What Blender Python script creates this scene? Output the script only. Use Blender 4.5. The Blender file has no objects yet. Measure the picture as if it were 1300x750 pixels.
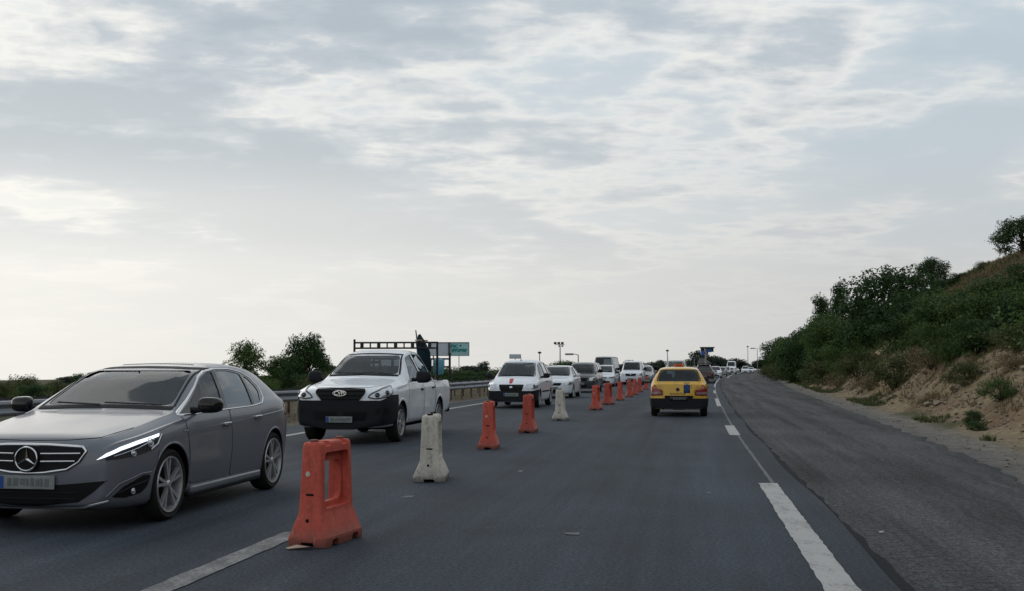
import bpy, bmesh, math, random
from math import sin, cos, pi, sqrt, radians
from mathutils import Vector, Matrix, noise
from mathutils.bvhtree import BVHTree
from mathutils.geometry import delaunay_2d_cdt

random.seed(4)
S = bpy.context.scene
C = S.collection

# ------------------------------------------------------------------ camera
cam = bpy.data.objects.new('camera', bpy.data.cameras.new('camera'))
C.objects.link(cam)
cam.location = (0, 0, 1.4)
cam.rotation_euler = (radians(90) + math.atan(91/1390), 0, 0)
cam.data.sensor_width = 36
cam.data.lens = 36*1390/1300
cam.data.clip_start = .05
cam.data.clip_end = 8000
S.camera = cam

# ------------------------------------------------------------------ sky, sun, exposure
S.view_settings.view_transform = 'Standard'
S.view_settings.look = 'None'
S.view_settings.exposure = 0
S.view_settings.gamma = 1
SUN_EL, SUN_AZ = radians(24), radians(-38)     # azimuth from +Y, negative = left
world = bpy.data.worlds.new('World')
S.world = world
world.use_nodes = True
nt = world.node_tree
nt.nodes.clear()
def N(t, typ, **kw):
    n = t.nodes.new(typ)
    for k, v in kw.items():
        if k.startswith('i_'):
            n.inputs[k[2:].replace('_', ' ')].default_value = v
        else: setattr(n, k, v)
    return n
def M(t, op, a, b=None, c=None, clamp=False):
    n = t.nodes.new('ShaderNodeMath'); n.operation = op; n.use_clamp = clamp
    for i, x in enumerate((a, b, c)):
        if x is None: continue
        if hasattr(x, 'node'): t.links.new(x, n.inputs[i])
        else: n.inputs[i].default_value = x
    return n.outputs[0]
def ramp(t, fac, stops, mode='LINEAR'):
    n = t.nodes.new('ShaderNodeValToRGB'); n.color_ramp.interpolation = mode
    el = n.color_ramp.elements
    while len(el) > 1: el.remove(el[0])
    el[0].position = stops[0][0]; el[0].color = (*stops[0][1], 1) if len(stops[0][1]) == 3 else stops[0][1]
    for p, c in stops[1:]:
        e = el.new(p); e.color = (*c, 1)
    if hasattr(fac, 'node'): t.links.new(fac, n.inputs[0])
    return n.outputs[0]
def mix(t, f, a, b, blend='MIX'):
    n = t.nodes.new('ShaderNodeMix'); n.data_type = 'RGBA'; n.blend_type = blend
    for s, x in ((n.inputs[0], f), (n.inputs[6], a), (n.inputs[7], b)):
        if hasattr(x, 'node'): t.links.new(x, s)
        elif isinstance(x, (tuple, list)): s.default_value = (*x[:3], 1)
        else: s.default_value = x
    return n.outputs[2]
def g3(v): return (v, v, v)

def build_sky():
    t = nt; L = t.links.new
    tc = N(t, 'ShaderNodeTexCoord')
    sep = N(t, 'ShaderNodeSeparateXYZ'); L(tc.outputs['Generated'], sep.inputs[0])
    x, y, z = sep.outputs
    zz = M(t, 'MAXIMUM', z, 0.0)
    den = M(t, 'ADD', zz, 0.11)
    cx = M(t, 'DIVIDE', x, den); cy = M(t, 'DIVIDE', y, den)
    def nz(sx, sy, ox, oy, scale, detail, rough, dist=0.0, lac=2.0):
        cb = N(t, 'ShaderNodeCombineXYZ')
        L(M(t, 'MULTIPLY_ADD', cx, sx, ox), cb.inputs[0]); L(M(t, 'MULTIPLY_ADD', cy, sy, oy), cb.inputs[1])
        cb.inputs[2].default_value = .37
        n = N(t, 'ShaderNodeTexNoise'); L(cb.outputs[0], n.inputs['Vector'])
        n.inputs['Scale'].default_value = scale; n.inputs['Detail'].default_value = detail
        n.inputs['Roughness'].default_value = rough; n.inputs['Distortion'].default_value = dist
        return n.outputs['Fac']
    big = nz(1, .7, 3.1, 1.7, .60, 2, .45, .2)
    mid = nz(1, .8, 7.4, 2.2, 1.9, 8, .50, .25)
    fine = nz(.75, 1.05, 1.4, 9.2, 7.0, 6, .55, .15)
    # open, bluer sky to the upper right; thicker cloud to the left
    opn = M(t, 'MULTIPLY', M(t, 'ADD', x, .02), -.42)
    opn = M(t, 'MAXIMUM', M(t, 'MINIMUM', opn, .045), -.050)
    cov = M(t, 'ADD', M(t, 'ADD', M(t, 'MULTIPLY', big, .33), M(t, 'MULTIPLY', mid, .57)), M(t, 'MULTIPLY', M(t, 'ADD', fine, .1), .14))
    cov = M(t, 'ADD', cov, opn)
    cloudf = ramp(t, cov, [(.40, g3(.08)), (.47, g3(.5)), (.54, g3(.9)), (.60, g3(1))], 'LINEAR')
    # thin rims bright, thick bellies grey
    thick = M(t, 'ADD', cov, M(t, 'MULTIPLY', M(t, 'SUBTRACT', fine, .5), .16))
    ccol = ramp(t, thick, [(.40, (7.2, 7.8, 8.2)), (.45, (7.6, 8.05, 8.35)), (.495, (10.0, 9.9, 9.4)), (.527, (8.0, 8.15, 8.15)), (.565, (5.9, 6.5, 7.0)), (.62, (5.0, 5.7, 6.3)), (.74, (5.0, 5.5, 5.95))], 'LINEAR')
    sky = N(t, 'ShaderNodeTexSky'); sky.sky_type = 'NISHITA'; sky.sun_disc = False
    sky.sun_elevation = SUN_EL; sky.sun_rotation = SUN_AZ; sky.air_density = 1; sky.dust_density = 2.5; sky.ozone_density = 1.2
    hazy = mix(t, .82, sky.outputs[0], (5.9, 6.9, 7.6))
    col = mix(t, cloudf, hazy, ccol)
    # pale band of thin stratus low on the horizon, brighter toward the sun side
    lowf = ramp(t, zz, [(.0, g3(.97)), (.07, g3(.88)), (.13, g3(.55)), (.20, g3(.2)), (.30, g3(0))], 'EASE')
    side = M(t, 'MULTIPLY_ADD', x, -1.35, .45, clamp=True)
    lowc = mix(t, side, (6.5, 6.55, 6.5), (11.3, 11.0, 10.2))
    up = ramp(t, zz, [(0, g3(0)), (.05, g3(.35)), (.12, g3(1))], 'EASE')
    lowc = mix(t, up, mix(t, .25, lowc, (5.9, 5.85, 5.6)), lowc)
    col = mix(t, lowf, col, lowc)
    bg = N(t, 'ShaderNodeBackground'); L(col, bg.inputs[0]); bg.inputs[1].default_value = .092
    out = N(t, 'ShaderNodeOutputWorld'); L(bg.outputs[0], out.inputs[0])
# colour ramps clamp nothing above 1 in the elements' colour, so values up to 10 are kept
build_sky()

sun = bpy.data.objects.new('sun', bpy.data.lights.new('sun', 'SUN'))
C.objects.link(sun)
sun.data.energy = .5; sun.data.angle = radians(50); sun.data.color = (1, .93, .84)
sd = Vector((sin(SUN_AZ)*cos(SUN_EL), cos(SUN_AZ)*cos(SUN_EL), sin(SUN_EL)))
sun.rotation_euler = sd.to_track_quat('Z', 'Y').to_euler()

# ------------------------------------------------------------------ materials
MATS = {}
def new_mat(name):
    m = bpy.data.materials.new(name); m.use_nodes = True
    t = m.node_tree; b = t.nodes['Principled BSDF']; MATS[name] = m
    return m, t, b
def coords(t, scale=(1, 1, 1), kind='Object'):
    tc = N(t, 'ShaderNodeTexCoord'); mp = N(t, 'ShaderNodeMapping'); mp.inputs['Scale'].default_value = scale
    t.links.new(tc.outputs[kind], mp.inputs[0]); return mp.outputs[0]
def noi(t, vec, scale, detail=4, rough=.55, dist=0):
    n = N(t, 'ShaderNodeTexNoise'); t.links.new(vec, n.inputs['Vector'])
    n.inputs['Scale'].default_value = scale; n.inputs['Detail'].default_value = detail
    n.inputs['Roughness'].default_value = rough; n.inputs['Distortion'].default_value = dist
    return n.outputs['Fac']
def bump(t, b, h, strength, dist=.01):
    n = N(t, 'ShaderNodeBump'); n.inputs['Strength'].default_value = strength; n.inputs['Distance'].default_value = dist
    t.links.new(h, n.inputs['Height']); t.links.new(n.outputs[0], b.inputs['Normal'])
def simple(name, col, rough=.5, metal=0, var=.15, scale=8, coat=0, spec=None, bumpy=0):
    m, t, b = new_mat(name)
    v = coords(t)
    n = noi(t, v, scale, 5)
    c = mix(t, n, tuple(x*(1-var) for x in col), tuple(min(1, x*(1+var)) for x in col))
    t.links.new(c, b.inputs['Base Color'])
    b.inputs['Roughness'].default_value = rough; b.inputs['Metallic'].default_value = metal
    b.inputs['Specular IOR Level'].default_value = .25
    b.inputs['Coat Weight'].default_value = coat; b.inputs['Coat Roughness'].default_value = .06
    if spec is not None: b.inputs['Specular IOR Level'].default_value = spec
    if bumpy: bump(t, b, n, bumpy)
    return m
def paint(name, col, metal=0.0, rough=.35, dust=.35, coat=.75):
    m, t, b = new_mat(name)
    v = coords(t)
    n = noi(t, v, 3.2, 8, .7)
    n2 = noi(t, v, 60, 3, .6)
    d = M(t, 'MULTIPLY', ramp(t, n, [(.45, g3(0)), (.72, g3(1))]), dust)
    sep = N(t, 'ShaderNodeSeparateXYZ'); t.links.new(v, sep.inputs[0])
    low = ramp(t, M(t, 'ADD', sep.outputs[2], M(t, 'MULTIPLY', n, .3)), [(.3, g3(.5)), (.75, g3(0))])   # road film splashed on the sills
    d = M(t, 'ADD', d, M(t, 'MULTIPLY', low, dust*1.4), clamp=True)
    c = mix(t, d, col, (.17, .155, .135))
    c = mix(t, M(t, 'MULTIPLY', n2, .12), c, tuple(x*.6 for x in col))
    t.links.new(c, b.inputs['Base Color'])
    b.inputs['Metallic'].default_value = metal
    t.links.new(M(t, 'MULTIPLY_ADD', d, .35, rough), b.inputs['Roughness'])
    b.inputs['Specular IOR Level'].default_value = .25
    b.inputs['Coat Weight'].default_value = coat; b.inputs['Coat Roughness'].default_value = .05
    return m
paint('paint_grey', (.15, .163, .192), .22, .30, .10, .4)
paint('paint_white', (.74, .78, .84), 0, .4, .2)
paint('paint_white2', (.76, .80, .86), 0, .4, .16)
paint('paint_dark', (.045, .05, .06), .3, .35, .25)
paint('paint_yellow', (.70, .40, .04), 0, .45, .3)
paint('paint_maroon', (.045, .012, .016), .2, .35, .2)
paint('paint_silver', (.36, .37, .39), .5, .35, .25)
paint('paint_blue', (.05, .07, .14), .2, .35, .2)
simple('black_plastic', (.010, .012, .015), .6, 0, .25, 14, 0, .2)
simple('gloss_black', (.008, .008, .009), .15, 0, .1, 10, .3)
simple('grille_black', (.006, .006, .007), .6, 0, .2, 60, 0, .2)
simple('rubber', (.018, .018, .018), .85, 0, .35, 20, 0, .2)
simple('well', (.01, .01, .01), .95, 0, .2, 8, 0, .1)
simple('lining', (.018, .02, .023), .95, 0, .15, 8, 0, .1)
simple('seat_cloth', (.02, .022, .028), .95, 0, .3, 18, 0, .1)
simple('chrome', (.62, .63, .65), .14, 1, .05)
simple('alloy', (.45, .46, .48), .34, .6, .15, 20)
simple('alloy_dark', (.12, .12, .13), .4, .8, .2, 20)
simple('plate', (.22, .24, .235), .6, 0, .3, 9)
simple('plate_mark', (.13, .14, .14), .7, 0, .2, 9)
simple('plate_blue', (.02, .07, .28), .5, 0, .1)
simple('red_stripe', (.42, .035, .035), .5, 0, .15, 10)
simple('blue_stripe', (.006, .06, .2), .45, 0, .15, 10)
simple('tail_red', (.22, .016, .018), .18, 0, .3, 18, .8)
simple('tail_orange', (.42, .10, .03), .18, 0, .25, 18, .8)
simple('tail_clear', (.28, .17, .17), .2, 0, .3, 25, .8)
simple('lamp_silver', (.48, .50, .54), .18, .6, .3, 30, 1)
simple('lamp_dark', (.03, .034, .042), .1, 0, .4, 25, 1)
simple('taxi_orange', (.6, .11, .02), .4, 0, .15, 10)
simple('galv', (.20, .215, .24), .5, .55, .3, 3, 0, None, .1)
simple('post_steel', (.11, .085, .07), .75, .3, .45, 6, 0, None, .2)
simple('rack_steel', (.02, .022, .026), .6, .2, .3, 12)
simple('teal_cloth', (.006, .022, .032), .8, 0, .4, 9, 0, .2, .5)
simple('light_blue_plastic', (.12, .32, .4), .4, 0, .2, 9)
simple('pale_wood', (.42, .30, .24), .7, 0, .3, 9)
simple('board_white', (.45, .50, .56), .5, 0, .1, 1)
simple('board_aqua', (.30, .50, .53), .5, 0, .1, 1)
simple('board_green', (.01, .19, .17), .6, 0, .1, 1)
simple('board_brown', (.09, .06, .07), .7, 0, .2, 2)
simple('sign_blue', (.05, .13, .42), .4, 0, .3, 1)
simple('concrete', (.28, .27, .25), .9, 0, .25, 2)
simple('dark_roof', (.06, .06, .06), .8, 0, .3, 2)
simple('wall_teal', (.075, .10, .095), .9, 0, .25, 1)
simple('wall_grey', (.20, .21, .21), .9, 0, .25, 1)
simple('barrier_hole', (.01, .008, .008), .9, 0, .1, 4, 0, .1)
simple('reflector', (.5, .46, .42), .4, 0, .2, 30)
simple('cream', (.50, .52, .52), .6, 0, .15, 4)

def glass(name, tint, refl=.0, dirt=.03, fk=1.0):
    m, t, b = new_mat(name); t.nodes.remove(b); out = t.nodes['Material Output']
    tr = N(t, 'ShaderNodeBsdfTransparent'); tr.inputs[0].default_value = (*tint, 1)
    gl = N(t, 'ShaderNodeBsdfGlossy'); gl.inputs['Roughness'].default_value = .03; gl.inputs[0].default_value = (.92, .96, 1, 1)
    df = N(t, 'ShaderNodeBsdfDiffuse'); df.inputs[0].default_value = (.20, .21, .21, 1)
    fr = N(t, 'ShaderNodeFresnel'); fr.inputs[0].default_value = 1.52
    m1 = N(t, 'ShaderNodeMixShader'); m2 = N(t, 'ShaderNodeMixShader')
    v = coords(t)
    dn = M(t, 'MULTIPLY', ramp(t, noi(t, v, 4, 8, .7), [(.3, g3(.4)), (.7, g3(1))]), dirt)
    t.links.new(dn, m1.inputs[0]); t.links.new(tr.outputs[0], m1.inputs[1]); t.links.new(df.outputs[0], m1.inputs[2])
    t.links.new(M(t, 'ADD', M(t, 'MULTIPLY', fr.outputs[0], fk), refl, clamp=True), m2.inputs[0])
    t.links.new(m1.outputs[0], m2.inputs[1]); t.links.new(gl.outputs[0], m2.inputs[2]); t.links.new(m2.outputs[0], out.inputs[0])
    return m
glass('glass', (.60, .70, .72), .0, .02, 1.0)
glass('glass_hero', (.50, .62, .68), .0, .012, .85)
glass('glass_mid', (.34, .40, .42), .0, .02, 1.0)
glass('glass_tint', (.12, .135, .15), .02, .02, 1.3)
def emit(name, col, st):
    m, t, b = new_mat(name); b.inputs['Base Color'].default_value = (*col, 1)
    b.inputs['Emission Color'].default_value = (*col, 1); b.inputs['Emission Strength'].default_value = st
emit('drl', (.85, .93, 1), 1.5)
emit('tail_lit', (.9, .08, .04), 1.0)

def plastic(name, col, stain, amount):
    m, t, b = new_mat(name); v = coords(t)
    n = noi(t, v, 5, 9, .68); n2 = noi(t, v, 22, 6, .7); n3 = noi(t, coords(t, (1, 1, .25)), 16, 4, .6)
    base = mix(t, n, tuple(x*.8 for x in col), tuple(min(1, x*1.15) for x in col))
    d = M(t, 'MULTIPLY', ramp(t, M(t, 'ADD', M(t, 'MULTIPLY', n2, .5), M(t, 'MULTIPLY', n3, .5)), [(.48, g3(0)), (.66, g3(1))]), amount)
    sc = ramp(t, noi(t, coords(t, (1, 1, 4)), 30, 3, .6), [(.64, g3(0)), (.69, g3(1))])
    base = mix(t, d, base, stain)
    base = mix(t, M(t, 'MULTIPLY', sc, .5), base, tuple(x*.25 for x in stain))
    sp = N(t, 'ShaderNodeSeparateXYZ'); t.links.new(v, sp.inputs[0])
    grime = ramp(t, M(t, 'ADD', sp.outputs[2], M(t, 'MULTIPLY', n2, .35)), [(.18, g3(.75)), (.34, g3(0))])
    base = mix(t, grime, base, (.07, .06, .05))
    scuff = ramp(t, noi(t, coords(t, (1, 1, .35)), 11, 7, .75, .8), [(.60, g3(0)), (.66, g3(1))]); base = mix(t, M(t, 'MULTIPLY', scuff, .45), base, tuple(min(1, x*1.25+.12) for x in col))
    t.links.new(base, b.inputs['Base Color']); b.inputs['Roughness'].default_value = .62
    b.inputs['Specular IOR Level'].default_value = .3
    bump(t, b, n2, .25, .01)
plastic('plastic_red', (.50, .088, .060), (.20, .045, .03), .65)
plastic('plastic_red2', (.45, .078, .055), (.18, .04, .03), .65)
plastic('plastic_white', (.56, .53, .47), (.20, .17, .13), .75)

def rotc(t, sy):
    tc = N(t, 'ShaderNodeTexCoord'); mp = N(t, 'ShaderNodeMapping'); mp.inputs['Scale'].default_value = (1, sy, 1); t.links.new(tc.outputs['UV'], mp.inputs[0]); return mp.outputs[0]
def asphalt(name, lo, hi, rough, seams=False, spec=.4):
    m, t, b = new_mat(name); v = coords(t)
    grain = noi(t, v, 90, 3, .7); grain2 = noi(t, v, 26, 6, .9); pat = noi(t, rotc(t, .03), 1.3, 6, .6); bl = noi(t, v, .35, 6, .6)
    f = M(t, 'ADD', M(t, 'MULTIPLY', grain, .22), M(t, 'MULTIPLY', pat, .16))
    f = M(t, 'ADD', f, M(t, 'MULTIPLY', grain2, .52))
    f = M(t, 'ADD', f, M(t, 'MULTIPLY', bl, .10))
    if seams: f = M(t, 'ADD', f, M(t, 'MULTIPLY', M(t, 'SUBTRACT', noi(t, v, 14, 5, .8), .5), .55))
    c = ramp(t, f, [(.39, lo), (.61, hi)])
    # polished wheel tracks and an oil-darkened lane centre, along the road
    tcu = N(t, 'ShaderNodeTexCoord'); su = N(t, 'ShaderNodeSeparateXYZ'); t.links.new(tcu.outputs['UV'], su.inputs[0])
    wob = M(t, 'MULTIPLY_ADD', noi(t, rotc(t, .05), .6, 3), .5, su.outputs[0])
    trk = M(t, 'COSINE', M(t, 'MULTIPLY_ADD', wob, 2*pi/1.75, 1.2))
    ln = noi(t, rotc(t, .015), 5, 5, .6)
    k = M(t, 'ADD', M(t, 'MULTIPLY', trk, .07), M(t, 'MULTIPLY_ADD', ln, .9, .55))
    big_ = ramp(t, noi(t, coords(t, (1, .45, 1)), .55, 5, .6, .6), [(.35, g3(.82)), (.65, g3(1.2))])
    kk = N(t, 'ShaderNodeCombineColor'); [t.links.new(k, kk.inputs[i]) for i in range(3)]
    c = mix(t, 1.0, c, kk.outputs[0], 'MULTIPLY'); c = mix(t, 1.0, c, big_, 'MULTIPLY')
    # dark drips and tyre scuffs
    st = ramp(t, noi(t, rotc(t, .12), 2.4, 6, .7, .5), [(.66, g3(0)), (.74, g3(1))]); c = mix(t, M(t, 'MULTIPLY', st, .45), c, tuple(x*.6 for x in lo))
    du = ramp(t, noi(t, v, 1.6, 9, .75, .3), [(.58, g3(0)), (.75, g3(1))]); c = mix(t, M(t, 'MULTIPLY', du, .25), c, (.13, .125, .115))
    gr = ramp(t, noi(t, v, 42, 2, .6), [(.34, g3(.55)), (.5, g3(1)), (.66, g3(1.55))]); c = mix(t, 1.0, c, gr, 'MULTIPLY')
    # pale stones in the aggregate
    sp = ramp(t, noi(t, v, 150, 2, .5), [(.68, g3(0)), (.74, g3(1))])
    c = mix(t, M(t, 'MULTIPLY', sp, .55 if seams else .3), c, (.20, .20, .20))
    if seams:
        pt = ramp(t, noi(t, rotc(t, .03), 1.6, 6, .65, .3), [(.48, g3(0)), (.62, g3(1))])
        c = mix(t, M(t, 'MULTIPLY', pt, .55), c, tuple(x*.42 for x in lo))
    t.links.new(c, b.inputs['Base Color'])
    b.inputs['Roughness'].default_value = rough; b.inputs['Specular IOR Level'].default_value = spec
    bump(t, b, M(t, 'ADD', grain, grain2), .6 if seams else .35, .012)
asphalt('asphalt', (.004, .008, .014), (.054, .068, .090), .82, False, .25)
asphalt('asphalt_old', (.010, .012, .015), (.122, .124, .128), .9, True, .2)
simple('tar', (.018, .020, .023), .9, 0, .4, 12, 0, .1)
simple('mirror_dark', (.12, .13, .14), .2, 1, .05)

def marking(name, hi, lo, a0, a1):
    m, t, b = new_mat(name); v = coords(t)
    n = noi(t, v, 34, 6, .7); n2 = noi(t, v, 2.5, 6, .6); n3 = noi(t, coords(t, (1, .2, 1)), 9, 5, .7)
    w = ramp(t, M(t, 'ADD', M(t, 'MULTIPLY', n, .45), M(t, 'ADD', M(t, 'MULTIPLY', n2, .25), M(t, 'MULTIPLY', n3, .3))), [(a0, g3(0)), (a1, g3(1))])
    c = mix(t, w, lo, hi)
    t.links.new(c, b.inputs['Base Color']); b.inputs['Roughness'].default_value = .7
marking('marking', (.36, .36, .355), (.10, .10, .10), .38, .50)
marking('marking_worn', (.26, .26, .26), (.06, .065, .07), .44, .60)
marking('marking_faint', (.13, .135, .14), (.05, .055, .06), .42, .6)

def ground_mat():
    m, t, b = new_mat('ground'); v = coords(t)
    a = N(t, 'ShaderNodeVertexColor'); a.layer_name = 'cover'
    n1 = noi(t, v, 2.6, 10, .72, .6); n2 = noi(t, v, 14, 6, .7); n3 = noi(t, v, 60, 4, .7)
    f = M(t, 'ADD', M(t, 'MULTIPLY', n1, .5), M(t, 'ADD', M(t, 'MULTIPLY', n2, .35), M(t, 'MULTIPLY', n3, .15)))
    k = ramp(t, f, [(.34, (.38, .36, .34)), (.5, (.95, .95, .95)), (.66, (1.6, 1.55, 1.5))])
    c = mix(t, 1.0, a.outputs[0], k, 'MULTIPLY')
    t.links.new(c, b.inputs['Base Color']); b.inputs['Roughness'].default_value = .95; b.inputs['Specular IOR Level'].default_value = .15
    bump(t, b, f, .9, .12)
ground_mat()

def leaf(name, a, c, yell):
    m, t, b = new_mat(name); v = coords(t)
    g = N(t, 'ShaderNodeNewGeometry')
    cl = noi(t, v, 1.1, 3, .6)
    f = M(t, 'ADD', M(t, 'MULTIPLY', g.outputs['Random Per Island'], .5), M(t, 'MULTIPLY', cl, .6))
    col = ramp(t, f, [(.25, a), (.62, c), (.85, yell)])
    t.links.new(col, b.inputs['Base Color']); b.inputs['Roughness'].default_value = .65; b.inputs['Specular IOR Level'].default_value = .2
    b.inputs['Subsurface Weight'].default_value = 0
    tl = N(t, 'ShaderNodeBsdfTranslucent'); t.links.new(col, tl.inputs[0])
    mx = N(t, 'ShaderNodeMixShader'); mx.inputs[0].default_value = .28
    t.links.new(b.outputs[0], mx.inputs[1]); t.links.new(tl.outputs[0], mx.inputs[2]); t.links.new(mx.outputs[0], t.nodes['Material Output'].inputs[0])
leaf('leaf_dark', (.014, .036, .013), (.036, .076, .023), (.075, .125, .036))
leaf('leaf_mid', (.024, .054, .016), (.062, .11, .028), (.125, .17, .046))
leaf('leaf_olive', (.035, .048, .018), (.08, .10, .038), (.16, .17, .065))
leaf('leaf_dry', (.10, .08, .045), (.19, .15, .085), (.29, .235, .13))
leaf('leaf_far', (.022, .036, .03), (.04, .058, .044), (.06, .08, .055))
simple('bark', (.055, .042, .032), .95, 0, .4, 14, 0, .1, .5)
simple('rock', (.24, .195, .15), .9, 0, .4, 6, 0, .1, .6)

# ------------------------------------------------------------------ object helpers
def link(name, me, parent=None):
    o = bpy.data.objects.new(name, me); C.objects.link(o)
    if parent: o.parent = parent
    return o
def mesh_obj(name, verts, faces, mat, parent=None, smooth=False, sharp=None):
    me = bpy.data.meshes.new(name); me.from_pydata([tuple(v) for v in verts], [], faces)
    for m in (mat if isinstance(mat, (list, tuple)) else [mat]): me.materials.append(MATS[m])
    me.validate(); me.update()
    if smooth:
        me.shade_smooth()
        if sharp: me.set_sharp_from_angle(angle=radians(sharp))
    return link(name, me, parent)
def tag(o, label=None, cat=None, group=None, kind=None):
    if label: o['label'] = label
    if cat: o['category'] = cat
    if group: o['group'] = group
    if kind: o['kind'] = kind
    return o
def empty(name, loc, rz=0):
    o = bpy.data.objects.new(name, None); C.objects.link(o); o.location = loc; o.rotation_euler = (0, 0, rz)
    o.empty_display_size = .2
    return o
def copy_tree(o, parent=None):
    c = o.copy(); C.objects.link(c)
    if parent: c.parent = parent
    for ch in list(o.children): copy_tree(ch, c)
    return c
class MB:
    def __init__(s): s.v = []; s.f = []
    def add(s, v, f):
        k = len(s.v); s.v += [Vector(x) for x in v]; s.f += [tuple(i+k for i in q) for q in f]; return s
    def box(s, c, d, rot=None, bev=0.0):
        bm = bmesh.new(); bmesh.ops.create_cube(bm, size=1)
        bmesh.ops.scale(bm, vec=d, verts=bm.verts)
        if bev: bmesh.ops.bevel(bm, geom=bm.edges[:], offset=bev, segments=3, affect='EDGES', profile=.6)
        if rot: bmesh.ops.rotate(bm, matrix=rot, verts=bm.verts)
        bmesh.ops.translate(bm, vec=c, verts=bm.verts)
        bm.verts.index_update()
        s.add([v.co.copy() for v in bm.verts], [[v.index for v in f.verts] for f in bm.faces]); bm.free(); return s
    def tube(s, pts, r, n=8, caps=True):
        pts = [Vector(p) for p in pts]; rs = r if isinstance(r, (list, tuple)) else [r]*len(pts)
        vs = []; 
        for i, p in enumerate(pts):
            d = (pts[min(i+1, len(pts)-1)]-pts[max(i-1, 0)]).normalized()
            a = d.orthogonal().normalized() if i == 0 else (a - d*a.dot(d)).normalized()
            b = d.cross(a)
            vs += [p+(a*cos(2*pi*k/n)+b*sin(2*pi*k/n))*rs[i] for k in range(n)]
        fs = [(i*n+k, i*n+(k+1) % n, (i+1)*n+(k+1) % n, (i+1)*n+k) for i in range(len(pts)-1) for k in range(n)]
        if caps: fs += [tuple(range(n))[::-1], tuple((len(pts)-1)*n+k for k in range(n))]
        return s.add(vs, fs)
    def lathe(s, prof, n=32, axis='Y', c=(0, 0, 0)):
        vs = []
        for (r, h) in prof:
            for k in range(n):
                a = 2*pi*k/n
                vs.append((c[0]+r*cos(a), c[1]+h, c[2]+r*sin(a)) if axis == 'Y' else ((c[0]+h, c[1]+r*cos(a), c[2]+r*sin(a)) if axis == 'X' else (c[0]+r*cos(a), c[1]+r*sin(a), c[2]+h)))
        m = len(prof)
        fs = [(i*n+k, i*n+(k+1) % n, (i+1)*n+(k+1) % n, (i+1)*n+k) for i in range(m-1) for k in range(n)]
        return s.add(vs, fs)
    def build(s, name, mat, parent=None, smooth=True, sharp=40):
        o = mesh_obj(name, s.v, s.f, mat, parent, smooth, sharp)
        return o
def fix_normals(me):
    bm = bmesh.new(); bm.from_mesh(me); bmesh.ops.recalc_face_normals(bm, faces=bm.faces); bm.to_mesh(me); bm.free()
def boolean(me, cutters, op='DIFFERENCE'):
    """me minus each cutter mesh; returns a new mesh"""
    o = bpy.data.objects.new('tmp', me); C.objects.link(o); tmp = []
    for cme in cutters:
        k = bpy.data.objects.new('tmpc', cme); C.objects.link(k); tmp.append(k)
        md = o.modifiers.new('b', 'BOOLEAN'); md.operation = op; md.object = k; md.solver = 'EXACT'; md.material_mode = 'TRANSFER'
    dg = bpy.context.evaluated_depsgraph_get(); dg.update()
    r = bpy.data.meshes.new_from_object(o.evaluated_get(dg), preserve_all_data_layers=True, depsgraph=dg)
    for k in tmp: bpy.data.objects.remove(k)
    bpy.data.objects.remove(o)
    return r
def prism_mesh(poly, axis, a, b, mat):
    """closed prism of a 2D polygon; axis X: poly in (y,z); Y: poly in (x,z); Z: poly in (x,y)"""
    def p(u, v, h): return {'X': (h, u, v), 'Y': (u, h, v), 'Z': (u, v, h)}[axis]
    n = len(poly); vs = [p(u, v, a) for u, v in poly]+[p(u, v, b) for u, v in poly]
    fs = [tuple(range(n)), tuple(range(2*n-1, n-1, -1))]+[(i, (i+1) % n, n+(i+1) % n, n+i) for i in range(n)]
    me = bpy.data.meshes.new('c'); me.from_pydata(vs, [], fs); me.materials.append(MATS[mat]); fix_normals(me); return me
def text_obj(name, s, size, loc, rot, mat, parent=None, ext=.002, sx=1.0, bold=0.0):
    cu = bpy.data.curves.new('t', 'FONT'); cu.body = s; cu.size = size; cu.extrude = ext; cu.align_x = 'CENTER'; cu.align_y = 'CENTER'; cu.offset = bold
    o = bpy.data.objects.new('t', cu); C.objects.link(o)
    dg = bpy.context.evaluated_depsgraph_get(); dg.update()
    me = bpy.data.meshes.new_from_object(o.evaluated_get(dg)); bpy.data.objects.remove(o)
    me.materials.clear(); me.materials.append(MATS[mat])
    r = link(name, me, parent); r.location = loc; r.rotation_euler = rot; r.scale = (sx, 1, 1)
    return r
def pch(xs, ys):
    n = len(xs); h = [xs[i+1]-xs[i] for i in range(n-1)]; d = [(ys[i+1]-ys[i])/h[i] for i in range(n-1)]
    m = [d[0]]+[0 if d[i-1]*d[i] <= 0 else 2*d[i-1]*d[i]/(d[i-1]+d[i]) for i in range(1, n-1)]+[d[-1]]
    def f(x):
        if x <= xs[0]: return ys[0]+m[0]*(x-xs[0]) if EXTRAP[0] else ys[0]
        if x >= xs[-1]: return ys[-1]+m[-1]*(x-xs[-1]) if EXTRAP[0] else ys[-1]
        i = 0
        while x > xs[i+1]: i += 1
        t = (x-xs[i])/h[i]
        return (2*t**3-3*t*t+1)*ys[i]+(t**3-2*t*t+t)*h[i]*m[i]+(-2*t**3+3*t*t)*ys[i+1]+(t**3-t*t)*h[i]*m[i+1]
    return f
EXTRAP = [False]

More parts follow.
